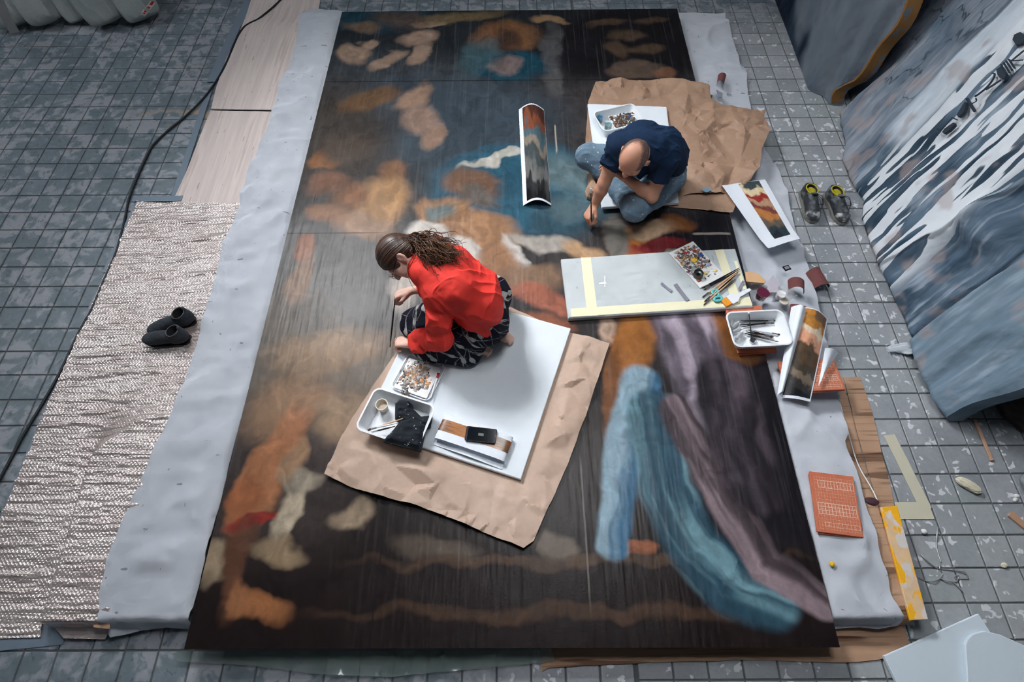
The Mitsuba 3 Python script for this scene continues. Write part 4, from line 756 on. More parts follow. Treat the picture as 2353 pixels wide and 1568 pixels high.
# -- palette on its lid
lq = Quad(((934, 806), (1024, 838), (990, 926), (902, 893)), WB + .012); put('lid', moved(tray_mesh(lq.w, lq.h, .012, .002, .96, .03, .005), lq.c - [0, 0, .011], lq.ang), 'mat_tray_white', label='shallow white lid under the brown and grey paint palette', cat='lid', smooth=35)
pq = Quad(((941, 823), (1013, 847), (981, 917), (904, 891)), WB + .019); pal = thing('palette', 'white card palette covered in brown and grey paint, next to the black cloth tray', 'palette')
put('card', pq.put(rbox(pq.w, pq.h, .005, .001)), 'mat_card_white', pal)
dabs_on(pq, pal, pq.z + .0024, 420, [(150, 140, 132), (120, 110, 104), (176, 160, 148), (150, 100, 60), (190, 130, 70), (70, 62, 60), (104, 104, 104), (196, 186, 176), (60, 44, 40), (130, 112, 100)], lambda r: (-.10 + .36 * r.normal(0, .5), .0 + .36 * r.normal(0, .5)), 5, .005, .019)
kn = thing('palette_knife', 'slim white knife with red marks along the right edge of the brown and grey palette', 'knife')
a, b = at(1016, 832, WB + .026), at(990, 914, WB + .026); d = b - a
put('handle', tube([a + d * t for t in (.12, .3, .5, .75, 1)], [.004, .007, .005, .006, .004], 8, flat=.5), 'mat_white_plastic', kn, smooth=True); put('blade', tube([a, a + d * .14], [.001, .004], 6, flat=.3), 'mat_ferrule', kn, smooth=True)
put('red_mark', tube([a + d * t for t in (.32, .40, .46)], [.0076, .0068, .0062], 8, flat=.5), 'mat_red_print', kn, smooth=True)
# -- photo prints: white paper with an abstract stand-in picture
def bands(cols, seed, sc=(2.5, 6)):
    def f(p, n, uv):
        u, v = uv.x, uv.y; w = fbm(u * sc[0] + 3, v * sc[1], seed, octaves=4); t = dr.clip(v + 0.35 * (w - 0.5) + 0.12 * (u - .5), 0, 1) * (len(cols) - 1)
        c = c3(*cols[0])
        for k in range(1, len(cols)): c = mix(c, c3(*cols[k]), smoothstep(k - 0.85, k - 0.35, t))
        return c * (0.8 + 0.4 * fbm(u * 14, v * 22, seed + 2, octaves=3))
    return proc(f)
mat('print_a', bands([(36, 42, 48), (44, 58, 64), (96, 86, 76), (176, 116, 66), (120, 64, 60), (176, 140, 112), (150, 50, 46), (214, 196, 160), (60, 70, 72)], 3), rough=0.25, spec=0.5)
mat('print_b', bands([(24, 26, 28), (46, 44, 42), (112, 98, 84), (66, 56, 46), (84, 66, 48), (206, 150, 120), (214, 196, 170), (176, 120, 54), (110, 84, 62)], 9), rough=0.25, spec=0.5)
mat('print_c', bands([(22, 22, 24), (44, 44, 46), (104, 104, 102), (66, 74, 76), (130, 120, 108), (74, 96, 104), (120, 70, 50), (76, 46, 38)], 15, (5, 4)), rough=0.16, spec=0.6)
mat('print_d', bands([(40, 36, 34), (120, 76, 44), (166, 108, 60), (104, 78, 52), (140, 78, 44)], 21, (9, 3)), rough=0.25, spec=0.5)
def curved(fn, nu=24, nv=40, off=0.0, u0=0., u1=1., v0=0., v1=1.):
    U, V = np.meshgrid(np.linspace(u0, u1, nu), np.linspace(v0, v1, nv), indexing='ij'); P = fn(U, V); e = 1e-3
    n = np.cross(fn(U + e, V) - P, fn(U, V + e) - P); n /= np.linalg.norm(n, axis=-1, keepdims=True) + 1e-12; P = P + n * off
    I = np.arange(nu * nv).reshape(nu, nv); a, b, c, d = I[:-1, :-1].ravel(), I[1:, :-1].ravel(), I[1:, 1:].ravel(), I[:-1, 1:].ravel()
    uv = np.stack([(U - u0) / (u1 - u0), (V - v0) / (v1 - v0)], -1).reshape(-1, 2)
    return trimesh.Trimesh(P.reshape(-1, 3), np.vstack([np.c_[a, b, c], np.c_[a, c, d]]), process=False), uv
def photo_print(fn, m, label, u0, u1, v0, v1, cat='photo print', key='photo_print'):
    k = thing(key, label, cat); put('paper', curved(fn)[0], 'mat_paper_white', k, smooth=True)
    g, uv = curved(fn, off=.0008, u0=u0, u1=u1, v0=v0, v1=v1); kk = fresh(k + '__picture'); scene[kk] = mikit.ply(g, m, smooth=True, uv=uv); return k
def lerp4(bl, br, tr, tl, z=None):
    P = [at(*q[:2], q[2]) for q in (bl, br, tr, tl)]
    return lambda U, V: ((1 - U) * (1 - V))[..., None] * P[0] + (U * (1 - V))[..., None] * P[1] + (U * V)[..., None] * P[2] + ((1 - U) * V)[..., None] * P[3]
Z = np.array([0, 0, 1.])
f_ = lerp4((1762, 576, .135), (1836, 552, .140), (1758, 412, .150), (1658, 428, .165)); photo_print(lambda U, V: f_(U, V) + Z * (.10 * np.clip(.16 - V, 0, 1)[..., None] ** 1.0 * .9 + .006 * np.sin(U * 3.1)[..., None] + .045 * (np.clip(.16 - U, 0, 1)[..., None])), 'mat_print_a', 'white-bordered colour print taped down behind the covered panel, lower end curled up', .36, .84, .10, .985)
def pb(U, V):
    a = lerp4((1786, 914, .135), (1862, 924, .140), (1902, 733, .16), (1832, 706, .18))(U, V)
    bow = .040 * np.sin(np.pi * np.clip(U, 0, 1)) ** 1.2 * (.35 + .65 * V) + .02 * np.clip(.14 - U, 0, 1) / .14
    return a + Z * bow[..., None]
photo_print(pb, 'mat_print_b', 'curled brown and gold colour print resting on the orange boards at the right', .12, .96, .03, .99)
f_ = lerp4((1880, 888, .150), (1886, 872, .155), (1926, 812, .15), (1896, 800, .20)); put('print_curl', curved(lambda U, V: f_(U, V) + Z * (.02 * np.sin(np.pi * U))[..., None])[0], 'mat_paper_white', 'photo_print_001', smooth=True)
f_ = lerp4((1786, 908, .15), (1800, 900, .16), (1852, 716, .20), (1818, 706, .19)); put('print_curl', curved(lambda U, V: f_(U, V) + Z * (.045 * np.sin(np.pi * U) * (.3 + .7 * V))[..., None])[0], 'mat_paper_white', 'photo_print_001', smooth=True)
f_ = lerp4((1202, 473, PT + .002), (1267, 473, PT + .002), (1250, 252, PT + .002), (1192, 252, PT + .002)); photo_print(lambda U, V: f_(U, V) + Z * (.055 * np.sin(np.pi * U))[..., None], 'mat_print_c', 'arched glossy print standing like a tunnel left of the man', .14, .985, .02, .985)
# flattened roll of print with the phone on it
rq = Quad(((1018, 952), (1178, 1005), (1160, 1062), (1002, 1008)), WB + .03)
def roll(q, w, h, hz, z0):
    def fn(U, V):
        a = 2 * np.pi * U; x = w / 2 * np.sign(np.cos(a)) * np.abs(np.cos(a)) ** .45; z = hz / 2 * (1 + np.sign(np.sin(a)) * np.abs(np.sin(a)) ** .7)
        return q.c * [1, 1, 0] + x[..., None] * q.ex + ((V - .5) * h)[..., None] * q.ey + Z * (z0 + z - .006 * np.cos(2 * np.pi * U * 1) * (x / w) ** 2)[..., None]
    return fn
pr = thing('photo_print', 'flattened white print roll on the big white board under the phone', 'photo print')
fn = roll(rq, rq.w, rq.h, .040, WB + .004); put('paper', curved(fn, 64, 14)[0], 'mat_paper_white', pr, smooth=True)
g, uv = curved(lambda U, V: fn(.5 - U, V), 48, 14, off=.0010, u0=-.02, u1=.52, v0=.34, v1=.80); kk = fresh(pr + '__picture'); scene[kk] = mikit.ply(g, 'mat_print_d', smooth=True, uv=np.c_[uv[:, 1], uv[:, 0]])
f_ = lerp4((996, 1022, WB + .004), (1153, 1079, WB + .004), (1168, 1046, WB + .004), (1008, 1000, WB + .004)); put('loose_sheet', curved(lambda U, V: f_(U, V) + Z * (.012 * np.sin(np.pi * U) ** 2 * (1 - V))[..., None])[0], 'mat_paper_white', pr, smooth=True)
ph = thing('phone', 'dark smartphone lying on the flattened print roll', 'phone'); hq = Quad(((1073, 980), (1143, 987), (1138, 1021), (1067, 1012)), WB + .054)
put('case', hq.put(rings([rrect(hq.w - .003, hq.h - .003, .008, -.0045), rrect(hq.w, hq.h, .009, -.003), rrect(hq.w, hq.h, .009, .003), rrect(hq.w - .003, hq.h - .003, .008, .0042)])), 'mat_metal_dark', ph, smooth=30)
put('screen', hq.put(rings([rrect(hq.w * .86, hq.h * .90, .003, .004), rrect(hq.w * .86, hq.h * .90, .003, .0048)])), 'mat_black_glass', ph, smooth=30)
put('screen_mark', hq.put(moved(rbox(.028, .014, .0006, .0001), (.0, 0, .0050))), 'mat_dark_metal_cup', ph); put('button', hq.put(moved(rbox(.003, .012, .0008, .0001), (hq.w * .47, 0, .0046))), 'mat_dark_metal_cup', ph)
# -- the man's tray
q, _ = tray(((1360, 258), (1456, 236), (1484, 281), (1387, 304)), MB + .001, .07, 'white tray with a palette and greenish water behind the man')
mat('green_water', (110, 146, 148), rough=0.15, spec=0.5); mat('blue_water', (52, 104, 134), rough=0.15, spec=0.5)
cup('cup', at(1396, 298, q.zb + .006), .024, .030, .075, 'clear cup of greenish water in the tray behind the man', fill='mat_green_water', fillh=.6); cup('cup', at(1378, 280, q.zb + .006), .020, .024, .055, 'clear cup of blue water in the left corner of the tray behind the man', fill='mat_blue_water', fillh=.7)
pq = Quad(((1397, 269), (1448, 257), (1479, 286), (1414, 297)), q.zb + .062); pal = thing('palette', 'paint-smeared white palette resting in the tray behind the man', 'palette')
put('card', pq.put(rbox(pq.w, pq.h, .004, .001)), 'mat_card_white', pal)
dabs_on(pq, pal, pq.z + .002, 260, [(70, 70, 74), (50, 46, 46), (104, 100, 98), (84, 70, 56), (150, 130, 110), (96, 60, 40), (60, 72, 78)], lambda r: (r.uniform(-.45, .45), r.uniform(-.45, .45)), 8, .006, .018); big_dab(pq, pal, .28, .22, pq.z + .002, .014, (30, 80, 150), 4)
# -- covered panel with tools
mat('cover', proc(lambda p, n, uv: mix(c3(174, 182, 184), c3(190, 197, 199), fbm(p.x * 9, p.y * 9, 2)) * (1 - 0.25 * smoothstep(0.82, 0.86, fbm(p.x * 40, p.y * 22, 8)))), rough=0.5, spec=0.4, bump=proc(lambda p, n, uv: dr.abs(fbm(p.x * 7 + p.y * 9, p.y * 11 - p.x * 3, 3, octaves=4) - 0.5)), bscale=0.02)
mat('cream_tape', (226, 222, 190), rough=0.6); mat('teal_plastic', (98, 186, 190), rough=0.3); mat('orange_bristle', (222, 146, 46), rough=0.8); mat('grey_scrap', (126, 126, 138), rough=0.6)
CT = PT + .038; cp = px_poly([(1289, 595), (1535, 578), (1690, 571), (1731, 705), (1306, 731)], z=CT).convex_hull
cpn = thing('covered_panel', 'flat panel wrapped in white sheeting with cream tape, tools lying on it', 'panel')
put('panel', slab(cp, PT + .001, CT, .006), 'mat_cover', cpn)
def strip(a, b, w, z, m, parent, name='tape', n=2):
    p, q_ = at(*a, z), at(*b, z); d = q_ - p; l = np.linalg.norm(d); put(name, moved(rbox(l, w, .0012, .0003), (p + q_) / 2, math.degrees(math.atan2(d[1], d[0]))), m, parent)
for a, b, w in (((1346, 592), (1362, 726), .062), ((1312, 719), (1726, 692), .058), ((1652, 574), (1692, 690), .055), ((1690, 600), (1712, 665), .02)): strip(a, b, w, CT + .0008, 'mat_cream_tape', cpn)
strip((1376, 652), (1393, 650), .012, CT + .0015, 'mat_card_white', cpn, 'label'); strip((1390, 634), (1390, 660), .006, CT + .0018, 'mat_card_white', cpn, 'label')
pq = Quad(((1593, 554), (1664, 634), (1610, 663), (1536, 583)), CT + .006); pal = thing('palette', 'big white palette full of bright paints with a metal cup on it', 'palette'); put('card', pq.put(rbox(pq.w, pq.h, .006, .001)), 'mat_card_white', pal)
cols = [(44, 44, 40), (40, 36, 34), (120, 40, 34), (160, 60, 40), (150, 100, 60), (196, 140, 80), (120, 130, 130), (90, 60, 50), (200, 180, 150), (60, 80, 70), (170, 170, 165), (110, 80, 110)]
dabs_on(pq, pal, pq.z + .003, 420, cols, lambda r: (-.46 + .62 * r.random() ** .8, r.uniform(-.44, .44)), 11, .003, .014); dabs_on(pq, pal, pq.z + .003, 60, [(60, 60, 58), (120, 110, 100), (210, 190, 130), (90, 110, 120)], lambda r: (r.uniform(.0, .38), r.uniform(-.35, .42)), 12, .002, .007)
for u, v, r, c, s in ((-.10, .02, .021, (240, 200, 60), 1), (-.13, .34, .016, (24, 76, 168), 2), (-.33, -.05, .014, (168, 44, 40), 3), (-.28, .28, .012, (130, 50, 44), 4), (.12, .28, .016, (150, 190, 214), 5), (-.02, -.16, .018, (226, 226, 222), 6), (.32, .34, .014, (232, 214, 150), 7), (.08, -.2, .02, (146, 160, 162), 8), (.28, .0, .011, (206, 186, 90), 9), (.34, -.34, .013, (150, 76, 50), 10)): big_dab(pq, pal, u, v, pq.z + .003, r, c, s)
k = thing('metal_cup', 'small dark metal cup standing on the bright palette', 'cup'); c = at(1603, 634, pq.z + .003); put('cup', moved(lathe([(.0005, 0), (.024, 0), (.030, .006), (.026, .022), (.029, .028), (.029, .030), (.026, .030), (.022, .02), (.0005, .012)], 32), c), 'mat_dark_metal_cup', k, smooth=40)
put('oil', moved(lathe([(.0005, .0125), (.0222, .0125), (.0232, .016), (.0005, .0165)], 24), c), 'mat_black_glass', k)
for i, (a, b, lb, h_, r) in enumerate((((1699, 616), (1613, 663), 'black brush, uppermost of the bundle beside the bright palette', 'mat_black_lacquer', .0042), ((1700, 619), (1616, 667), 'second brush of the bundle beside the bright palette', 'mat_black_lacquer', .0045), ((1697, 622), (1613, 684), 'raw wooden brush in the bundle beside the bright palette', 'mat_raw_wood', .0050), ((1693, 628), (1618, 694), 'thick raw wooden brush, above the scissors', 'mat_raw_wood', .0058),
                                         ((1688, 634), (1624, 690), 'dark brush between the two raw wooden ones and the scissors', 'mat_black_lacquer', .0045), ((1675, 650), (1616, 702), 'lowest brush of the bundle, its tip left of the scissors', 'mat_raw_wood', .0046))): brush('paint_brush', at(*a, CT + .016 + .003 * (i % 3)), at(*b, CT + .006), lb, h_, r=r, group=None)
sc = thing('scissors', 'scissors with turquoise handles on the covered panel', 'scissors')
for s, (cx, cy, rx, ry) in enumerate(((1643, 671, .024, .018), (1650, 687, .031, .019))):
    c = at(cx, cy, CT + .012); g = np.linspace(0, 2 * math.pi, 26); an = math.radians((35, 20)[s]); ring = [c + np.array([rx * .78 * math.cos(t) * math.cos(an) - ry * .78 * math.sin(t) * math.sin(an), rx * .78 * math.cos(t) * math.sin(an) + ry * .78 * math.sin(t) * math.cos(an), 0]) for t in g]
    put('handle', tube(ring, .0075, 8, caps=False, flat=.7), 'mat_teal_plastic', sc, smooth=True)
    a, b = at(1652, 668, CT + .012), at(1692, 640 + 6 * s, CT + .009); put('blade', tube([a, a * .5 + b * .5, b], [.006, .005, .001], 6, flat=.35), 'mat_ferrule', sc, smooth=40)
    put('shank', tube([c + (a - c) * .35, a], [.008, .006], 8, flat=.7), 'mat_teal_plastic', sc, smooth=True)
fb = thing('flat_brush', 'wide flat brush with white handle and orange bristles on the covered panel corner', 'brush'); a, b = at(1723, 666, CT + .012), at(1662, 698, CT + .012); d = b - a; l = np.linalg.norm(d); an = math.degrees(math.atan2(d[1], d[0]))
hp = Polygon([(0, -.006), (l * .25, -.009), (l * .45, -.010), (l * .58, -.028), (l * .76, -.028), (l * .76, .028), (l * .58, .028), (l * .45, .010), (l * .25, .009), (0, .006)]).buffer(.003)
put('handle', moved(trimesh.creation.extrude_polygon(hp, .010), a - [0, 0, .006], an), 'mat_white_plastic', fb, smooth=40); put('bristles', moved(rbox(l * .24, .054, .009, .002), a + d / l * (l * .87) - [0, 0, .001], an), 'mat_orange_bristle', fb)
for i, (a, b, w, lb) in enumerate((((1519, 652), (1543, 671), .018, 'short grey paper scrap on the covered panel'), ((1551, 654), (1580, 692), .026, 'long mauve-grey paper scrap on the covered panel'), ((1707, 650), (1697, 669), .018, 'curled grey scrap near the flat brush'))):
    p, q_ = at(*a, CT + .001), at(*b, CT + .001); d = q_ - p; l = np.linalg.norm(d); s_ = np.array([-d[1], d[0], 0]) / l * w / 2
    put('scrap', curved(lambda U, V: (p - s_) + U[..., None] * d + V[..., None] * 2 * s_ + Z * (.002 + (.004, .003, .016)[i] * (1 - np.sin(np.pi * U)))[..., None], 12, 6)[0], 'mat_grey_scrap', label=lb, cat='paper scrap', smooth=True)
# -- on the right felt
FZ = .108
mat('purple_paint', (92, 34, 56), rough=0.2, spec=0.6); mat('sandpaper', proc(lambda p, n, uv: c3(106, 62, 62) * (0.8 + 0.4 * noise(p.x * 600, p.y * 600, p.z * 600))), rough=0.9); mat('sand_back', (92, 94, 92), rough=0.7); mat('cream_cap', (216, 208, 192), rough=0.5); mat('birch', (206, 166, 126), rough=0.6); mat('mauve_film', (178, 172, 182), rough=0.5)
cup('cup', at(1747, 684, FZ), .030, .041, .062, 'clear plastic cup of dark red paint on the right felt', 'mat_clear', 'mat_purple_paint', .82)
cup('cup', at(1791, 683, FZ), .026, .034, .075, 'upright clear cup with white residue beside the rolled sandpaper', 'mat_clear', 'mat_card_white', .45); cup('cup', at(1806, 688, FZ + .012), .022, .031, .055, 'empty clear cup lying tilted behind the cream lid', 'mat_clear', None, tilt=(-25, 35))
put('bottle_lid', moved(lathe([(.0005, 0), (.026, 0), (.028, .003), (.028, .009), (.026, .012), (.0005, .012)], 32), at(1801, 694, FZ)), 'mat_cream_cap', label='round cream lid in front of the clear cups', cat='lid', smooth=40)
wb = [at(*p_, FZ + .012) for p_ in ((1712, 626), (1722, 624), (1744, 629), (1761, 646), (1756, 651), (1714, 647))]; put('wood_block', trimesh.convex.convex_hull(np.vstack([wb, np.array(wb) - [0, 0, .016]])), 'mat_birch', label='pale wooden block with a slanted end at the painting\'s right edge', cat='wood block')
sp_ = [at(*p_, FZ + .004) for p_ in ((1776, 632), (1790, 650), (1786, 672), (1762, 672), (1764, 650))]; put('film_scrap', trimesh.convex.convex_hull(np.vstack([sp_, np.array(sp_) - [0, 0, .003]])), 'mat_mauve_film', label='mauve house-shaped film scrap left of the clear cup', cat='scrap')
def arch(key, bl, br, tr, tl, hgt, label, m='mat_sandpaper', cat='sandpaper', z=FZ, z2=None, turn=math.pi):
    f = lerp4(bl + (z,), br + (z,), tr + (z,), tl + (z,)); k = thing(key, label, cat)
    fn = lambda U, V: f(.5 - .5 * np.cos(turn * U) / abs(math.cos(turn * 0) or 1), V) + Z * (hgt * np.sin(math.pi * U))[..., None]
    put('grit', curved(fn, 28, 12, off=.0008)[0], m, k, smooth=True); put('backing', curved(fn, 28, 12, off=-.0004)[0], 'mat_sand_back', k, smooth=True)
arch('sandpaper', (1812, 668), (1846, 676), (1846, 655), (1810, 645), .055, 'brown sandpaper roll on the right felt behind the clear cups')
arch('sandpaper', (1868, 668), (1904, 662), (1880, 622), (1850, 630), .055, 'arched brown sandpaper sheet half on the tiles', z=.02)
arch('sandpaper', (1812, 722), (1850, 728), (1852, 706), (1816, 700), .012, 'flat brown sandpaper piece poking out beside the white tray of tubes')
arch('sandpaper', (1648, 190), (1662, 196), (1668, 176), (1650, 174), .03, 'small dark sandpaper curl on the felt near the top right', z=.09)
put('scrap', slab(px_poly([(1646, 206), (1651, 211), (1661, 214), (1660, 224), (1652, 223)], z=.105).convex_hull, .100, .106, .001), 'mat_grey_scrap', label='grey triangular scrap on the felt below the sandpaper curl', cat='paper scrap'); put('scrap', slab(px_poly([(1631, 218), (1637, 219), (1636, 226), (1631, 226)], z=.105).convex_hull, .102, .108, .001), 'mat_sand_back', label='tiny dark scrap at the kraft paper edge near the top right', cat='scrap')
mat('blue_scrap', (120, 148, 166), rough=0.7)
for pts, z, lb in ((((1612, 436), (1618, 432), (1633, 432), (1634, 437), (1626, 442), (1619, 441)), .172, 'folded blue scrap on the kraft paper right of the man'), (((1700, 416), (1728, 411), (1726, 420), (1718, 428), (1699, 434)), .140, 'blue-grey tape scrap on the top end of the colour print'), (((1804, 462), (1810, 461), (1817, 466), (1817, 476), (1810, 479), (1804, 470)), .012, 'blue scrap on the tiles left of the work shoes')): put('scrap', slab(px_poly(pts, z=z).convex_hull, z - .004, z, .001), 'mat_blue_scrap', label=lb, cat='paper scrap')
mat('maroon', (76, 48, 58), rough=0.5); put('scrap', moved(rock(np.array([0, 0, .006]), np.array([.034, .018, .008]), 3), at(2002, 1153, .09), -8), 'mat_maroon', label='dark maroon oval scrap on the cardboard above the yellow board', cat='scrap', smooth=50)
mat('yellow_crumb', (226, 180, 50), rough=0.6); put('paint_crumb', moved(rock(np.array([0, 0, .006]), np.array([.012, .012, .008]), 6), at(1911, 1297, .122)), 'mat_yellow_crumb', label='small yellow paint crumb on the right felt', cat='paint crumb', smooth=50)
gq = Quad(((1799, 613), (1813, 609), (1816, 619), (1803, 624)), FZ + .004); k = thing('metal_clip', 'small grey clip on the right felt above the clear cups', 'clip'); put('clip', gq.put(rbox(gq.w, gq.h, .006, .001)), 'mat_metal_dark', k); put('face', gq.put(moved(rbox(gq.w * .7, gq.h * .6, .002, .0004), (0, 0, .0035))), 'mat_grey_scrap', k)
# -- orange boards printed with a white grid
mat('orange_board', proc(lambda p, n, uv: mix(c3(186, 100, 72), c3(200, 118, 88), fbm(p.x * 14, p.y * 14, 2)) * (0.93 + 0.14 * noise(p.x * 220, p.y * 220))), rough=0.6, spec=0.3); mat('print_white', (222, 190, 168), rough=0.6)
def boards(px_, z, n, labels_, grid=True, th=.012, shift=(.006, -.004)):
    top = z + n * th; q = Quad(px_, top)
    for i in range(n):
        last = i == n - 1; k = thing('orange_board', labels_[i], 'board')
        put('board', moved(rbox(q.w, q.h, th - .001, .0012), q.c + [0, 0, -(n - i) * th + th / 2] + (np.zeros(3) if last else np.array([shift[0], shift[1], 0])), q.ang + (0 if last else 2.)), 'mat_orange_board', k)
        if last and grid:
            ms = []; w, h = q.w, q.h; ln = lambda x0, y0, x1, y1, t=.0012: ms.append(moved(trimesh.creation.box((max(abs(x1 - x0), t), max(abs(y1 - y0), t), .0006)), ((x0 + x1) / 2, (y0 + y1) / 2, 0)))
            for (v0, v1, nu, u0, u1, t) in ((.36, .24, 12, -.34, .46, .0022), (-.02, -.20, 12, -.40, .44, .0024), (-.66 / 2, -.80 / 2, 9, -.30, .46, .0016)):
                for r_ in np.linspace(v0, v1, 2 if v0 > 0 or v0 < -.3 else 4): ln(u0 * w, r_ * h, u1 * w, r_ * h, t)
                for c_ in np.linspace(u0, u1, nu): ln(c_ * w, v0 * h, c_ * w, v1 * h, t)
            for u in np.linspace(-.42, .46, 15): ln(u * w, -.46 * h, u * w, .42 * h, .0006)
            for v in np.linspace(-.44, .42, 17): ln(-.42 * w, v * h, .46 * w, v * h, .0006)
            put('printed_grid', q.put(cat_mesh(ms), .0001), 'mat_print_white', k, label='printed white grid')
    return q
boards(((1861, 1083), (1962, 1096), (1983, 1235), (1877, 1222)), .121, 2, ['lower orange board at the bottom right of the felt, mostly covered', 'orange board with a white printed grid lying alone on the lower right felt'])
boards(((1672, 706), (1752, 703), (1781, 806), (1690, 812)), PT, 2, ['lower of the two orange boards under the white tray of tubes', 'upper of the two orange boards under the white tray of tubes'], grid=False)
boards(((1786, 826), (1917, 830), (1942, 890), (1812, 906)), .114, 2, ['lower of the two orange boards under the curled print', 'upper orange board under the curled print, grid along its right end'])
# -- right tray: tubes and brushes
q, _ = tray(((1666, 717), (1801, 711), (1822, 792), (1686, 800)), PT + .025, .07, 'white tray of white paint tubes and brushes on the orange boards'); bz = q.zb + .006
mat('tube_grey', (186, 188, 190), rough=0.3, metallic=0.3)
for i, (x, y, a) in enumerate(((1688, 748, 40), (1682, 742, 70), (1693, 760, 20), (1698, 772, 50))):
    k = thing('paint_tube', ('topmost white paint tube in the tray of brushes', 'leftmost white paint tube in the tray of brushes', 'middle white paint tube in the tray of brushes', 'lowest white paint tube in the tray of brushes')[i], 'paint tube'); c = at(x, y, bz + .014 + .004 * i); M = lambda m: moved(moved(m, (0, 0, 0), 0, 0, 90), c, a)
    put('tube', M(lathe([(.0005, -.028), (.010, -.026), (.011, -.01), (.011, .02), (.007, .026), (.0005, .026)], 16)), 'mat_tube_grey', k, smooth=40); put('cap', M(lathe([(.0005, .026), (.007, .026), (.007, .038), (.0005, .039)], 12)), 'mat_card_white', k, smooth=40)
bl_ = ['uppermost dark brush', 'second dark brush', 'third brush, with a grey tip', 'broad pale brush', 'thin black brush', 'long black brush', 'raw wooden brush', 'thick black brush', 'lowest silver-ended brush']
for i, (a, b, h_, r) in enumerate((((1702, 738), (1786, 737), 'mat_black_lacquer', .0045), ((1700, 747), (1780, 743), 'mat_metal_dark', .004), ((1704, 752), (1762, 741), 'mat_black_lacquer', .0035), ((1722, 757), (1796, 770), 'mat_white_plastic', .0055), ((1720, 759), (1776, 775), 'mat_black_lacquer', .0035), ((1714, 763), (1779, 774), 'mat_black_lacquer', .0045), ((1726, 766), (1778, 777), 'mat_raw_wood', .004), ((1712, 766), (1770, 782), 'mat_black_lacquer', .006), ((1740, 776), (1790, 786), 'mat_ferrule', .0035))):
    brush('paint_brush', at(*a, bz + .012 + .003 * (i % 3)), at(*b, bz + .010), bl_[i] + ' among those in the tray of white paint tubes', h_, r=r)
a, b = at(1721, 720, q.zb + .072), at(1727, 778, bz + .004); k = thing('palette_knife', 'long thin metal spatula leaning across the tray of white paint tubes', 'spatula'); put('blade', tube([a, a * .5 + b * .5, b], [.0028, .0035, .004], 6, flat=.5), 'mat_dark_metal_cup', k, smooth=True); put('knob', moved(trimesh.creation.icosphere(2, .006), a), 'mat_white_plastic', k, smooth=True)
k = thing('tin_ring', 'shiny metal ring in the front of the tray of white paint tubes', 'metal ring'); put('ring', moved(lathe([(.017, 0), (.018, 0), (.018, .014), (.017, .014), (.017, 0)], 28), at(1729, 785, bz)), 'mat_ferrule', k, smooth=40)

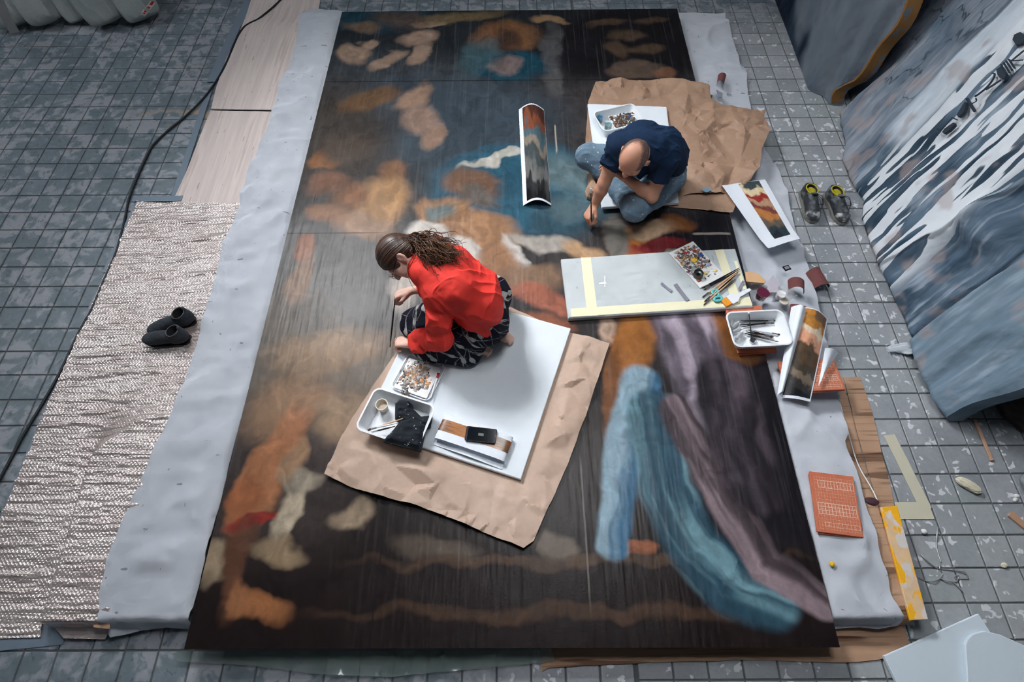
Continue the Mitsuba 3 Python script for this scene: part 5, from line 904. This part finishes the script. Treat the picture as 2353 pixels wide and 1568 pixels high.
# ---------------------------------------------------------------- shoes
def shoe(name, heel, toe, z, label, kind, sole_m, upper_m, L_=.27, group=None):
    h_, t_ = at(*heel, z), at(*toe, z); d = (t_ - h_)[:2]; an = math.degrees(math.atan2(d[1], d[0])); c = (h_ + t_) / 2; c[2] = z
    k = thing(name, label, 'shoe', group); S = Solid((-.18, -.075, -.01), (.18, .075, .17), .003); s = L_ / .27; I = np.eye(3)
    if kind == 'boot':
        S.ell((.075 * s, 0, .034), I, (.062 * s, .043, .030), .02).ell((.10 * s, 0, .026), I, (.040 * s, .028, .022), .02).ell((.0, 0, .045), I, (.085 * s, .038, .040), .03).ell((-.085 * s, 0, .055), I, (.048, .036, .052), .03).cap((-.07 * s, 0, .06), (-.074 * s, 0, .15), .041, .042, .03)
        S.cap((-.066 * s, 0, .06), (-.070 * s, 0, .18), .033, .036, .004, 'sub').cut((0, 0, .096), (.22, 0, 1)); S.cut((0, 0, .006), (0, 0, -1))
    else:
        S.ell((.085 * s, 0, .040), I, (.055 * s, .048, .036), .02).ell((.01, 0, .050), I, (.09 * s, .044, .044), .03).ell((-.085 * s, 0, .055), I, (.050, .040, .055), .03).cap((-.075 * s, 0, .06), (-.08 * s, 0, .100), .044, .043, .03).cap((.04, 0, .075), (-.03, 0, .10), .022, .028, .02)
        S.cap((-.050 * s, 0, .075), (-.052 * s, 0, .15), .033, .036, .004, 'sub').cap((-.08 * s, 0, .065), (-.08 * s, 0, .15), .030, .034, .004, 'sub').cut((0, 0, .108), (-.06, 0, 1)); S.cut((0, 0, .018), (0, 0, -1))
    P = lambda m: moved(m, c, an)
    put('upper', P(bulge(S.mesh(), lambda p, n: .0022 * f3(p, 40, 4) + (.0015 * ridge(p, (60, 20, 40), 2) if kind == 'boot' else 0))), upper_m, k, smooth=True)
    ol = Polygon([(-.128 * s, -.02), (-.12 * s, -.034), (-.07 * s, -.037), (0, -.036), (.06 * s, -.046), (.10 * s, -.042), (.134 * s, -.016), (.138 * s, .004), (.125 * s, .028), (.08 * s, .045), (.03 * s, .042), (-.05 * s, .035), (-.11 * s, .036), (-.128 * s, .02)]).buffer(.004)
    if kind == 'boot': put('sole', P(trimesh.creation.extrude_polygon(ol.buffer(-.006), .008)), sole_m, k, smooth=40); put('heel', P(moved(trimesh.creation.extrude_polygon(ol.intersection(sbox(-.2, -.1, -.06, .1)).buffer(-.007), .012), (0, 0, -.004))), sole_m, k, smooth=40); g = [(-.071 * s + .039 * math.cos(t), .0385 * math.sin(t), .096 - .22 * (-.071 * s + .039 * math.cos(t))) for t in np.linspace(0, 2 * math.pi, 30)]; put('rim', P(tube(g, .0022, 6, caps=False)), 'mat_boot_rim', k, smooth=True); put('pull_tab', P(moved(rbox(.006, .014, .035, .002), (-.114 * s, 0, .125))), upper_m, k)
    else:
        put('sole', P(trimesh.creation.extrude_polygon(ol.buffer(.002), .020)), sole_m, k, smooth=40)
        S2 = Solid((.02, -.07, -.01), (.17, .07, .1), .003).ell((.088 * s, 0, .041), I, (.056 * s, .0495, .037), .02); S2.cut((.070, 0, 0), (-1, 0, .25)); S2.cut((0, 0, .02), (0, 0, -1)); put('toe_cap', P(bulge(S2.mesh(), lambda p, n: .001 * f3(p, 60, 3))), 'mat_toe_cap', k, smooth=True)
        g = [(-.064 * s + .050 * math.cos(t), .037 * math.sin(t), .108 + .06 * (-.064 * s + .05 * math.cos(t))) for t in np.linspace(0, 2 * math.pi, 30)]; put('lining', P(tube(g, .0042, 8, caps=False)), 'mat_yellow_lining', k, smooth=True)
        put('insole', P(lathe([(.0005, 0), (.026, 0), (.030, .03), (.0005, .004)], 20).apply_translation((-.064 * s, 0, .060))), 'mat_yellow_lining', k, smooth=True)
        put('tongue', P(moved(rbox(.05, .04, .008, .003), (-.016, 0, .112), 0, 0, -35)), upper_m, k)
        ls = []
        for j in range(4):
            x = .052 - .020 * j; zz = .078 + .0085 * j; ls += [tube(spline([(x, -.026, zz - .012), (x - .006, 0, zz + .008), (x - .012, .026, zz - .008)], 10), .0022, 6), tube(spline([(x, .026, zz - .012), (x - .006, 0, zz + .009), (x - .012, -.026, zz - .008)], 10), .0022, 6)]
        ls += [tube(spline([(-.012, .01, .112), (.02, .04, .11), (.045, .062, .06), (.06, .05, .035)], 14), .002, 6), tube(spline([(-.012, -.01, .112), (.03, .0, .105), (.065, .012, .085)], 12), .002, 6), tube(spline([(-.012, .012, .112), (.0, .05, .105), (.04, .068, .07), (.05, .03, .085)], 14), .002, 6)]
        put('laces', P(cat_mesh(ls)), 'mat_black_lacquer', k, smooth=True)
mat('suede', proc(lambda p, n, uv: mix(c3(36, 40, 46), c3(58, 64, 70), fbm(p.x * 40, p.y * 40, p.z * 40))), rough=0.95, sheen=0.4); mat('boot_rim', (96, 84, 80), rough=0.7); mat('black_sole', (26, 26, 28), rough=0.7)
mat('work_upper', proc(lambda p, n, uv: mix(c3(42, 46, 52), c3(92, 98, 102), smoothstep(0.45, 0.7, fbm(p.x * 30, p.y * 30, p.z * 30)))), rough=0.6); mat('toe_cap', proc(lambda p, n, uv: mix(c3(70, 74, 78), c3(168, 170, 168), smoothstep(0.4, 0.65, fbm(p.x * 40, p.y * 40, p.z * 40)))), rough=0.4); mat('work_sole', (120, 118, 112), rough=0.8); mat('yellow_lining', (170, 158, 40), rough=0.9)
bz1 = float(base(at(390, 770, .06)[0], at(390, 770, .06)[1])) + .026
shoe('ankle_boot', (440, 782), (340, 785), bz1, 'black suede ankle boot on the silver foil, the nearer one', 'boot', 'mat_black_sole', 'mat_suede', .27); shoe('ankle_boot', (449, 737), (355, 765), bz1 + .002, 'black suede ankle boot on the silver foil, farther one half hidden', 'boot', 'mat_black_sole', 'mat_suede', .27)
shoe('work_shoe', (1847, 443), (1865, 510), .003, 'worn grey work shoe with yellow lining, left of the pair on the tiles', 'shoe', 'mat_work_sole', 'mat_work_upper', .28); shoe('work_shoe', (1900, 447), (1935, 515), .003, 'worn grey work shoe with yellow lining, right of the pair on the tiles', 'shoe', 'mat_work_sole', 'mat_work_upper', .28)
# ---------------------------------------------------------------- the two restorers
mat('skin', VCOL, rough=0.5, spec=0.35)
mat('shirt_red', proc(lambda p, n, uv: c3(226, 62, 54) * (0.93 + 0.14 * fbm(p.x * 50, p.y * 50, p.z * 50))), rough=0.75, spec=0.2, sheen=0.3)
mat('shirt_navy', proc(lambda p, n, uv: c3(24, 42, 66) * (0.9 + 0.2 * fbm(p.x * 60, p.y * 60, p.z * 60))), rough=0.85, spec=0.12, sheen=0.2)
def denim(p, n, uv):
    a = fbm(p.x * 9, p.y * 9, p.z * 9); w = noise(p.x * 420, p.y * 420, p.z * 420)
    c = mix(c3(84, 106, 124), c3(122, 144, 160), dr.clip(0.2 + 1.2 * (a - 0.3), 0, 1)) * (0.88 + 0.24 * w)
    return mix(c, c3(206, 204, 196), smoothstep(0.88, 0.90, noise(p.x * 75, p.y * 75, p.z * 75)))
mat('denim', proc(denim), rough=0.85, spec=0.15)
def skirt_col(p, n, uv):
    u, v = (p.x + 0.35 * p.z) / 0.075, (p.y * 0.8 + 0.75 * p.z) / 0.075
    on = mi.Float(0)
    for a in (-1, 0, 1):
        for b in (-1, 0, 1):
            cx, cy = dr.floor(u) + a, dr.floor(v) + b; r1, r2, r3 = cell_rand(cx, cy, 1), cell_rand(cx, cy, 2), cell_rand(cx, cy, 3)
            dx, dy = u - cx - 0.2 - 0.6 * r1, v - cy - 0.2 - 0.6 * r2; t = r3 * 6.2832; ca, sa = dr.cos(t), dr.sin(t)
            s, q = dx * ca + dy * sa, dy * ca - dx * sa; q = q - 0.5 * (r1 - 0.5) * s * s
            leaf = smoothstep(0.02, 0.0, dr.abs(q + 0.02) - 0.17 * (0.35 + r2) * dr.maximum(1 - dr.square((s - 0.30) / 0.30), 0)) * (1 - smoothstep(0.012, 0.0, dr.abs(q)) * 0.7)
            stem = smoothstep(0.035, 0.018, dr.abs(q)) * smoothstep(0.75, 0.7, dr.abs(s)) * smoothstep(0.35, 0.4, r2)
            stem = dr.maximum(stem, smoothstep(0.03, 0.015, dr.abs(q - 0.09 - 0.1 * s)) * smoothstep(0.5, 0.45, dr.abs(s)) * smoothstep(0.5, 0.55, r1))
            on = dr.maximum(on, dr.maximum(leaf, stem))
    return mix(c3(20, 22, 36), c3(168, 168, 166), on * 0.92)
mat('skirt', proc(skirt_col), rough=0.8, spec=0.15)
mat('hair', VCOL, rough=0.42, spec=0.5)
mat('eyeball', (225, 222, 218), rough=0.2)
mat('metal_dark', (40, 40, 44), rough=0.3, metallic=0.8)
mat('elastic', (18, 18, 20), rough=0.7)

def folds3(p, o, axis, fr, seed, sharp=2.0):
    """Long creases that run along an axis."""
    a = np.array(axis, float); a /= np.linalg.norm(a); e1 = np.cross(a, [0, 0, 1.]); e1 /= np.linalg.norm(e1); e2 = np.cross(a, e1); u = (p - o) @ np.c_[e1, e2, a]
    u = u + .035 * np.stack([f3(p, 7, seed + k) for k in range(3)], 1); r = ridge(u, (fr, fr, fr * .22), seed, 1); return np.sign(r) * np.abs(r) ** sharp
def rest(m, board, zb, zf=.1235):
    v = np.array(m.vertices); on = contains_xy(board.buffer(.004), v[:, 0], v[:, 1]); v[:, 2] = np.maximum(v[:, 2], np.where(on, zb, zf)); m.vertices = v; return m
def skin_colors(m, base_c, red_c, spots, seed=0):
    v = np.array(m.vertices); t = np.clip(0.5 + 1.1 * f3(v, 14, seed), 0, 1)[:, None]
    c = lin(*base_c) * (0.92 + 0.16 * t); r = lin(*red_c)
    for p, rad, a in spots:
        w = (a * np.exp(-((np.linalg.norm(v - p, axis=1) / rad) ** 2)))[:, None]; c = c * (1 - w) + r * w
    return c

# ---- the man: cross-legged, bent far forward, right hand with the brush on the canvas
J = {k: at(*v) for k, v in dict(pel=(1514, 388, .275), lum=(1518, 356, .43), ub=(1498, 332, .59), nb=(1484, 334, .685), shR=(1424, 336, .66), shL=(1530, 366, .60), hd=(1456, 364, .69),
     elR=(1388, 420, .43), wrR=(1367, 470, .26), elL=(1498, 452, .375), wrL=(1436, 408, .46), hipR=(1490, 378, .265), hipL=(1535, 408, .265), knR=(1352, 360, .29), knL=(1458, 480, .29), anR=(1418, 412, .215), anL=(1398, 398, .20), ftR=(1455, 445, .20), ftL=(1400, 415, .19)).items()}
lat = J['shL'] - J['shR']; lat /= np.linalg.norm(lat)
lo, hi = np.min(list(J.values()), 0) - .16, np.max(list(J.values()), 0) + .16; lo[2] = .10
HR = frame((-0.42, -0.45, -0.72), (-0.35, -0.62, 0.60))     # face down to the canvas, crown towards the viewer
B = Solid(lo, hi, .0042)
def spine(S, g, k=.05):
    for a, b, ra, rb, wa, wb in (('pel', 'lum', .110, .098, .055, .052), ('lum', 'ub', .098, .098, .052, .070), ('ub', 'nb', .098, .058, .070, .045)):
        for s in (-1, 1): S.cap(J[a] + s * wa * lat, J[b] + s * wb * lat, ra + g, rb + g, k)
    S.cap(J['nb'] + .02 * lat - [0, 0, .02], J['shL'], .060 + g, .056 + g, k); S.cap(J['nb'] - .02 * lat - [0, 0, .02], J['shR'], .060 + g, .056 + g, k)
    S.cap(J['ub'] + .06 * lat, J['shL'], .080 + g, .052 + g, k); S.cap(J['ub'] - .06 * lat, J['shR'], .080 + g, .052 + g, k)
spine(B, -.006)
for s in 'RL':
    B.chain([J['sh' + s], J['sh' + s] * .5 + J['el' + s] * .5, J['el' + s]], [.052, .046, .038], .02)
    e, w = J['el' + s], J['wr' + s]; B.chain([e, e * .68 + w * .32, w], [.038, .040, .026], .015)
    B.chain([J['hip' + s], J['kn' + s]], [.085, .060], .03); B.chain([J['kn' + s], J['an' + s]], [.055, .038], .02)
    B.chain([J['an' + s], J['ft' + s]], [.036, .028], .02)
hW = head(B, J['hd'], HR, 1.0)
B.chain([J['nb'], J['nb'] * .45 + hW((0, -.035, -.05)) * .55, hW((0, -.03, -.03))], [.056, .054, .056], .03)
d = at(1349, 498, .215) - J['wrR']; d /= np.linalg.norm(d); bk = np.array([-.60, .05, .75]); hr = frame(d, bk); RH = np.c_[hr[:, 1], -hr[:, 0], hr[:, 2]]
rW = hand(B, J['wrR'] + d * .012, RH, [(62, 70, 30), (66, 84, 45), (70, 88, 50), (72, 88, 50)], thumb=(.75, .42, -.45), tcurl=(-.75, -.4), sc=.98)
d2 = J['wrL'] - J['elL']; d2 /= np.linalg.norm(d2); hl = frame(d2, (0, 0, 1)); hand(B, J['wrL'] + d2 * .012, np.c_[hl[:, 1], hl[:, 0], hl[:, 2]], [(25, 35, 20)] * 4, sc=.95)
man = thing('person', 'person in a navy t-shirt and paint-flecked jeans sitting cross-legged and painting', 'person')
mb = rest(B.mesh(), mboard, .1632)
spots = [(hW((s * .085, -.01, -.01)), .03, .6) for s in (-1, 1)] + [(hW((0, .11, -.03)), .025, .5), (hW((0, .06, .085)), .05, .25)] + [(rW((.10, 0, -.02)), .04, .4)]
put('body', mb, 'mat_skin', man, color=skin_colors(mb, (190, 140, 116), (196, 118, 100), spots, 1), smooth=True)
for s in (-1, 1): put('eye', moved(trimesh.creation.icosphere(2, .0105), hW((s * .031, .080, .005))), 'mat_eyeball', man, smooth=True)
# short hair: a thin cap over the sides and back of the head, bald on top
H = Solid(J['hd'] - .16, J['hd'] + .16, .0032)
H.ell(hW((0, -.013, .030)), HR, (.0772, .0954, .0874), .01).cap(hW((0, -.05, -.02)), hW((0, -.055, -.075)), .056, .051, .02)
H.ell(hW((0, .055, .115)), HR, (.058, .135, .075), .012, 'sub'); H.ell(hW((0, .095, .0)), HR, (.075, .062, .12), .01, 'sub')
for s in (-1, 1): H.ell(hW((s * .085, -.010, -.015)), HR, (.02, .026, .042), .006, 'sub')
H.cut(hW((0, 0, -.062)), -HR[:, 2] - .15 * HR[:, 1])
hm = bulge(H.mesh(), lambda p, n: .0016 * f3(p, 160, 3)); v = np.array(hm.vertices)
q = (v - J['hd']) @ HR; de = np.minimum(*[(np.sqrt((((q - c_) / r_) ** 2).sum(1)) - 1) * .065 for c_, r_ in (((0, .055, .115), (.058, .135, .075)), ((0, .095, 0), (.075, .062, .12)))])
fade = (ss(-.002, .022, de + .012 * f3(v, 90, 3)) * (.72 + .28 * ss(-.2, .3, f3(v, 260, 6))))[:, None]; hc = lin(182, 132, 110) * (1 - fade) + lin(56, 50, 48) * (0.75 + 0.6 * np.clip(0.5 + f3(v, 200, 5), 0, 1))[:, None] * fade
put('hair', hm, 'mat_hair', man, color=hc, smooth=True, label='close-cropped dark hair round a bald crown')
# t-shirt
S = Solid(lo, hi, .0042); spine(S, .010)
for s in 'RL':
    a, b = J['sh' + s], J['el' + s]; S.chain([a, a * .42 + b * .58], [.064, .064], .03)
for s, f in (('R', .52), ('L', .54)):
    a, b = J['sh' + s], J['el' + s]; d = (b - a) / np.linalg.norm(b - a); q = a + (b - a) * f; x = Solid(q - .10, q + .10, .0042)
    sl, (gx, gy, gz) = S._win(q - .095, q + .095); dd = (gx - q[0]) * d[0] + (gy - q[1]) * d[1] + (gz - q[2]) * d[2]
    near = np.sqrt((gx - q[0]) ** 2 + (gy - q[1]) ** 2 + (gz - q[2]) ** 2) < .09; S.F[sl] = np.where(near & (dd > S.F[sl]), dd, S.F[sl])
nk = hW((0, -.04, -.075)) - J['nb']; nk /= np.linalg.norm(nk); S.cap(J['nb'] + nk * .055, J['nb'] + nk * .2, .064, .075, .012, 'sub')
S.cut(J['pel'] + [0, 0, -.075], (0, 0, -1))
def tee(p, n):
    m1, m2 = ss(-.12, .18, f3(p, 5, 9)), ss(-.15, .15, f3(p, 6, 29))
    return .010 * folds3(p, J['nb'], J['pel'] - J['shR'], 19, 3) * m1 + .010 * folds3(p, J['shL'], J['lum'] - J['nb'] + lat * .15, 24, 21) * m2 + .003 * f3(p, 11, 2)
put('t_shirt', bulge(S.mesh(), tee), 'mat_shirt_navy', man, smooth=True, label='navy short-sleeved t-shirt')
# jeans
S = Solid(lo, hi, .0042)
for s in (-1, 1): S.cap(J['pel'] + s * .055 * lat, J['lum'] * .2 + J['pel'] * .8 + s * .05 * lat, .118, .110, .04)
for s in 'RL':
    h_, k_, a_ = J['hip' + s], J['kn' + s], J['an' + s]
    S.chain([h_, h_ * .5 + k_ * .5, k_], [.105, .092, .076], .04); S.chain([k_, k_ * .5 + a_ * .5, a_ * .93 + k_ * .07], [.074, .066, .056], .03)
S.cut((0, 0, .163), (0, 0, -1))
def jean(p, n): return .010 * ridge(p, (9, 22, 16), 5) * ss(-.15, .3, f3(p, 5, 6) + .15) + .006 * f3(p, 26, 7)
put('jeans', rest(bulge(S.mesh(), jean), mboard, .1628), 'mat_denim', man, smooth=True, label='faded blue-grey jeans')
tipm = at(1359, 533, .123); brush('paint_brush', at(1358, 433, .46), tipm, 'slim black brush with a white end in the hand of the person in the t-shirt', tip=.035, r=.0040)

# ---- the woman: kneeling on the white board, bent over to the left
J = {k: at(*v) for k, v in dict(pel=(1108, 712, .345), lum=(1098, 680, .49), ub=(1040, 640, .60), nb=(972, 614, .655), shF=(996, 580, .565), shN=(1004, 676, .60), hd=(919, 592, .675), elN=(1014, 782, .37), wrN=(945, 790, .225),
     elF=(1002, 660, .38), wrF=(946, 668, .345), hipN=(1112, 742, .32), hipF=(1120, 680, .30), knN=(984, 792, .222), knF=(960, 742, .235), anN=(1088, 800, .19), anF=(1140, 762, .19), toN=(1102, 800, .175), toF=(1154, 770, .178)).items()}
lat = J['shF'] - J['shN']; lat /= np.linalg.norm(lat)
lo, hi = np.min(list(J.values()), 0) - .17, np.max(list(J.values()), 0) + .17; lo[2] = .10
HR = frame((-0.34, -0.70, -0.62), (-0.88, 0.14, 0.30))
B = Solid(lo, hi, .004)
def spine2(S, g, k=.05):
    for a, b, ra, rb, wa, wb in (('pel', 'lum', .105, .090, .060, .050), ('lum', 'ub', .090, .092, .050, .065), ('ub', 'nb', .092, .050, .065, .040)):
        for s in (-1, 1): S.cap(J[a] + s * wa * lat, J[b] + s * wb * lat, ra + g, rb + g, k)
    for s, q in ((1, 'shF'), (-1, 'shN')): S.cap(J['nb'] + s * .02 * lat - [0, 0, .02], J[q], .048 + g, .046 + g, k); S.cap(J['ub'] + s * .06 * lat, J[q], .07 + g, .044 + g, k)
spine2(B, -.006)
for s in 'NF':
    e, w = J['el' + s], J['wr' + s]; B.chain([J['sh' + s], e], [.044, .034], .02); B.chain([e, e * .7 + w * .3, w], [.034, .034, .0215], .015)
    B.chain([J['hip' + s], J['kn' + s]], [.085, .058], .03); B.chain([J['kn' + s], J['an' + s]], [.052, .034], .02); B.chain([J['an' + s], J['to' + s]], [.032, .026], .02)
    q = J['to' + s]; ax = np.array([.10, -.05, 0]) if s == 'N' else np.array([.09, -.07, 0])
    B.chain([J['an' + s], q + ax * .25, q + ax * .5], [.032, .028, .020], .015)
    for t in range(5): B.cap(q + ax * .45 + np.array([.0, .026 - .012 * t, -.004]), q + ax * (.66 - .05 * t) + np.array([.0, .028 - .013 * t, -.008]), .0095 if t == 0 else .0075, None, .004)
hW = head(B, J['hd'], HR, .96)
B.chain([J['nb'], J['nb'] * .4 + hW((0, -.03, -.06)) * .6, hW((0, -.025, -.03))], [.048, .046, .048], .03)
d = at(903, 786, .20) - J['wrN']; d /= np.linalg.norm(d); hn = frame(d, (0.05, .25, 1)); nW = hand(B, J['wrN'] + d * .01, np.c_[hn[:, 1], -hn[:, 0], hn[:, 2]] * [1, -1, 1] if False else np.c_[hn[:, 1], hn[:, 0], hn[:, 2]], [(42, 58, 30), (55, 65, 40), (62, 72, 45), (66, 76, 45)], thumb=(.72, .45, .05), tcurl=(-.6, -.4), sc=.92)
d2 = at(918, 676, .335) - J['wrF']; d2 /= np.linalg.norm(d2); hf = frame(d2, (0, .35, 1)); fW = hand(B, J['wrF'] + d2 * .01, np.c_[hf[:, 1], -hf[:, 0], hf[:, 2]], [(62, 85, 45), (68, 88, 50), (72, 90, 50), (74, 90, 50)], thumb=(.7, .42, -.25), tcurl=(-.8, -.5), sc=.92)
wom = thing('person', 'person in a red shirt and black floral skirt kneeling on the big white board', 'person')
mb = rest(B.mesh(), wboard, .1512)
spots = [(hW((s * .085, -.01, -.01)), .025, .35) for s in (-1, 1)] + [(hW((s * .04, .07, -.03)), .03, .3) for s in (-1, 1)] + [(hW((0, .088, -.066)), .018, .8), (nW((.1, 0, -.02)), .04, .3)]
put('body', mb, 'mat_skin', wom, color=skin_colors(mb, (222, 182, 164), (205, 125, 112), spots, 2), smooth=True)
for s in (-1, 1): put('eye', moved(trimesh.creation.icosphere(2, .0100), hW((s * .031, .080, .005))), 'mat_eyeball', wom, smooth=True)
# hair drawn back to the tail at the nape
tie = hW((0, -.105, -.028))
H = Solid(J['hd'] - .18, J['hd'] + .18, .0032)
H.ell(hW((0, -.012, .032)), HR, np.array((.087, .104, .097)) * .97, .01).ell(hW((0, -.055, -.03)), HR, (.070, .060, .062), .03).cap(hW((0, -.08, -.01)), tie, .045, .020, .03)
H.ell(hW((0, .105, -.050)), HR, (.075, .070, .100), .012, 'sub')
for s in (-1, 1): H.ell(hW((s * .090, .003, -.020)), HR, (.030, .028, .034), .010, 'sub'); H.ell(hW((s * .07, .035, -.09)), HR, (.05, .055, .06), .02, 'sub')
ax = hW((0, .09, .07)) - tie; ax /= np.linalg.norm(ax)
def strand(p):
    q = p - tie; r = q - np.outer(q @ ax, ax); e1 = HR[:, 0]; e2 = np.cross(ax, e1); return np.arctan2(r @ e2, r @ e1), q @ ax
def comb(p, n):
    a, l = strand(p); return .0042 * (meshkit.fbm(np.c_[a * 14, l * 5, 0 * a], 3) - .5) + .003 * (meshkit.noise(np.c_[a * 40, l * 6, 0 * a]) - .5)
hm = bulge(H.mesh(), comb); v = np.array(hm.vertices); a, l = strand(v); t = np.clip(1.6 * (meshkit.fbm(np.c_[a * 22, l * 4, 0 * a], 3) - .3), 0, 1)[:, None]
put('hair', hm, 'mat_hair', wom, color=lin(44, 30, 26) * (1 - t) + lin(92, 64, 48) * t, smooth=True, label='brown hair combed back')
r_ = np.random.default_rng(4); tail = []; tcol = []
end0 = at(1046, 592, .72)
mid_ = tie * .5 + end0 * .5 + [0, 0, .022]; M_ = Solid(np.minimum(tie, end0) - .12, np.maximum(tie, end0) + .12, .0036).chain([tie, tie * .7 + mid_ * .3 + [0, 0, .010], mid_, end0 * .75 + mid_ * .25 - [.01, 0, .012]], [.012, .026, .040, .034], .02)
M_.chain([mid_, end0 * .5 + mid_ * .5 + [-.04, -.035, -.01], end0 + [-.07, -.05, -.03]], [.034, .026, .012], .02)
ax_ = (end0 - tie) / np.linalg.norm(end0 - tie)
def lock(p, n):
    t = (p - tie) @ ax_; q = (p - tie) - np.outer(t, ax_) + .012 * np.stack([np.sin(t * 46 + 9 * p[:, 1] * 10), np.cos(t * 40), np.sin(t * 43)], 1); return .008 * ridge(np.c_[q[:, 0] + t * .1, q[:, 1], q[:, 2]], (48, 48, 48), 7, 2)
tm = bulge(M_.mesh(), lock); tv = np.array(tm.vertices); tq = np.clip(.5 + 1.3 * f3(tv + .3 * np.outer((tv - tie) @ ax_, -ax_), 60, 8), 0, 1)[:, None]; tail.append(tm); tcol.append(lin(38, 26, 21) * (1 - tq) + lin(104, 68, 44) * tq)
for k in range(420):
    o = r_.normal(0, 1, 3); root = tie + .012 * o; e = end0 + r_.normal(0, 1, 3) * [.045, .040, .022] - [r_.uniform(0, .085), 0, 0]
    m1 = root * .65 + e * .35 + [0, 0, .035] + r_.normal(0, .014, 3); m2 = root * .3 + e * .7 + [0, 0, .018] + r_.normal(0, .022, 3)
    c = spline([root, m1, m2, e], 16); w = np.linspace(0, 1, 16); ph, am = r_.uniform(0, 6.28), .011 * w ** .6
    c = c + np.c_[am * np.sin(w * 13 + ph) * .5, am * np.cos(w * 12 + ph), am * np.sin(w * 13 + ph)]
    c[:, 2] = np.maximum(c[:, 2], J['ub'][2] + .055 - .25 * np.maximum(J['ub'][0] - .06 - c[:, 0], 0))
    tm = tube(c, np.interp(w, [0, .3, .85, 1], [.0015, .0019, .0014, .0004]), 5); tail.append(tm); tcol.append(np.tile(lin(46, 31, 25) + (lin(128, 84, 52) - lin(46, 31, 25)) * r_.random() ** 1.6, (len(tm.vertices), 1)))
put('ponytail', cat_mesh(tail), 'mat_hair', wom, color=np.vstack(tcol), smooth=True, label='wavy brown ponytail over the back', kind='stuff')
put('hair_tie', moved(trimesh.creation.torus(.017, .006), tie), 'mat_elastic', wom, smooth=True)
gl = []
for s in (-1, 1):
    rim = [hW((s * .034 + .023 * math.cos(t), .108, .002 + .020 * math.sin(t))) for t in np.linspace(0, 2 * math.pi, 28)]; gl.append(tube(rim, .0011, 6))
    gl.append(tube([hW((s * .057, .106, .006)), hW((s * .078, .06, .010)), hW((s * .083, -.01, .012)), hW((s * .083, -.022, .0))], .0012, 6))
gl.append(tube([hW((-.011, .110, .006)), hW((0, .113, .008)), hW((.011, .110, .006))], .0012, 6))
put('glasses', cat_mesh(gl), 'mat_metal_dark', wom, smooth=True, label='thin round-rimmed glasses')
# red shirt
S = Solid(lo, hi, .004); spine2(S, .012)
for s, f in (('N', .72), ('F', .45)):
    a, e, w = J['sh' + s], J['el' + s], J['wr' + s]; S.chain([a, a * .5 + e * .5, e], [.060, .058, .055], .035); S.chain([e, e * (1 - f) + w * f], [.053, .045], .03)
    q = e * (1 - f) + w * f; dd = (w - e) / np.linalg.norm(w - e)
    if s == 'N':
        for t in (0, .022, .044): S.cap(q - dd * t - [.0, .006, .004], q - dd * t + [0, .006, .004], .050 + .004 * math.sin(t * 99), .048, .008)
nk = hW((0, -.03, -.07)) - J['nb']; nk /= np.linalg.norm(nk)
S.cap(J['nb'] + nk * .01, J['nb'] + nk * .045, .066, .058, .02)
S.cap(J['nb'] + nk * .03, J['nb'] + nk * .2, .047, .06, .006, 'sub')
q = J['wrN'] * .78 + J['elN'] * .22 - J['wrN'] * 0; dd = (J['wrN'] - J['elN']) / np.linalg.norm(J['wrN'] - J['elN'])
S.cap(J['pel'] * .8 + J['lum'] * .2 - .05 * lat - [.02, 0, .05], J['lum'] - .05 * lat, .125, .105, .05)
hn_ = J['pel'] - J['lum']; hn_ /= np.linalg.norm(hn_); S.cut(J['pel'] - hn_ * .005 + [0, 0, .0], hn_ + np.array([.15, -.1, 0]), .012)
def red(p, n):
    el = np.exp(-(np.linalg.norm(p - (J['elN'] * .6 + J['wrN'] * .4), axis=1) / .09) ** 2)
    m1, m2 = ss(-.22, .10, f3(p, 5, 9)), ss(-.22, .10, f3(p, 6, 29))
    return .012 * folds3(p, J['shN'], J['pel'] - J['shN'], 17, 3) * m1 + .011 * folds3(p, J['shF'], J['elN'] - J['shF'], 14, 21) * m2 + .004 * f3(p, 11, 2) + .010 * el * ridge(p, (30, 14, 22), 6)
put('shirt', bulge(S.mesh(), red), 'mat_shirt_red', wom, smooth=True, label='bright red long-sleeved shirt with a turned-up cuff')
# skirt
S = Solid(lo, hi, .004)
for s in (-1, 1): S.cap(J['pel'] + s * .06 * lat, J['pel'] * .6 + J['lum'] * .4 + s * .05 * lat, .122, .108, .05)
for s in 'NF':
    h_, k_, a_ = J['hip' + s], J['kn' + s], J['an' + s]; S.chain([h_, h_ * .5 + k_ * .5, k_], [.115, .096, .070], .06); S.chain([k_, a_ * .93 + k_ * .07], [.072, .070], .05)
S.chain([J['knN'], J['knF']], [.075, .075], .05); S.chain([at(1000, 812, .19), at(1075, 818, .19)], [.045, .045], .05)
S.chain([J['hipF'], J['anF'] * .8 + J['hipF'] * .2], [.11, .07], .05)
S.cut((0, 0, .1505), (0, 0, -1))
put('skirt', rest(bulge(S.mesh(), lambda p, n: np.where(p[:, 2] > .16, .014 * ridge(p, (7, 12, 6), 4) * ss(-.2, .3, f3(p, 4, 3) + .1) + .006 * f3(p, 16, 5), 0)), wboard, .1508), 'mat_skirt', wom, smooth=True, label='long black skirt with grey flower print')
brush('paint_brush', at(908, 684, .345), at(896, 800, .175), 'long thin brush held in both hands of the person in red', r=.0040, bl=.02, fl=.02, handle='mat_black_lacquer')
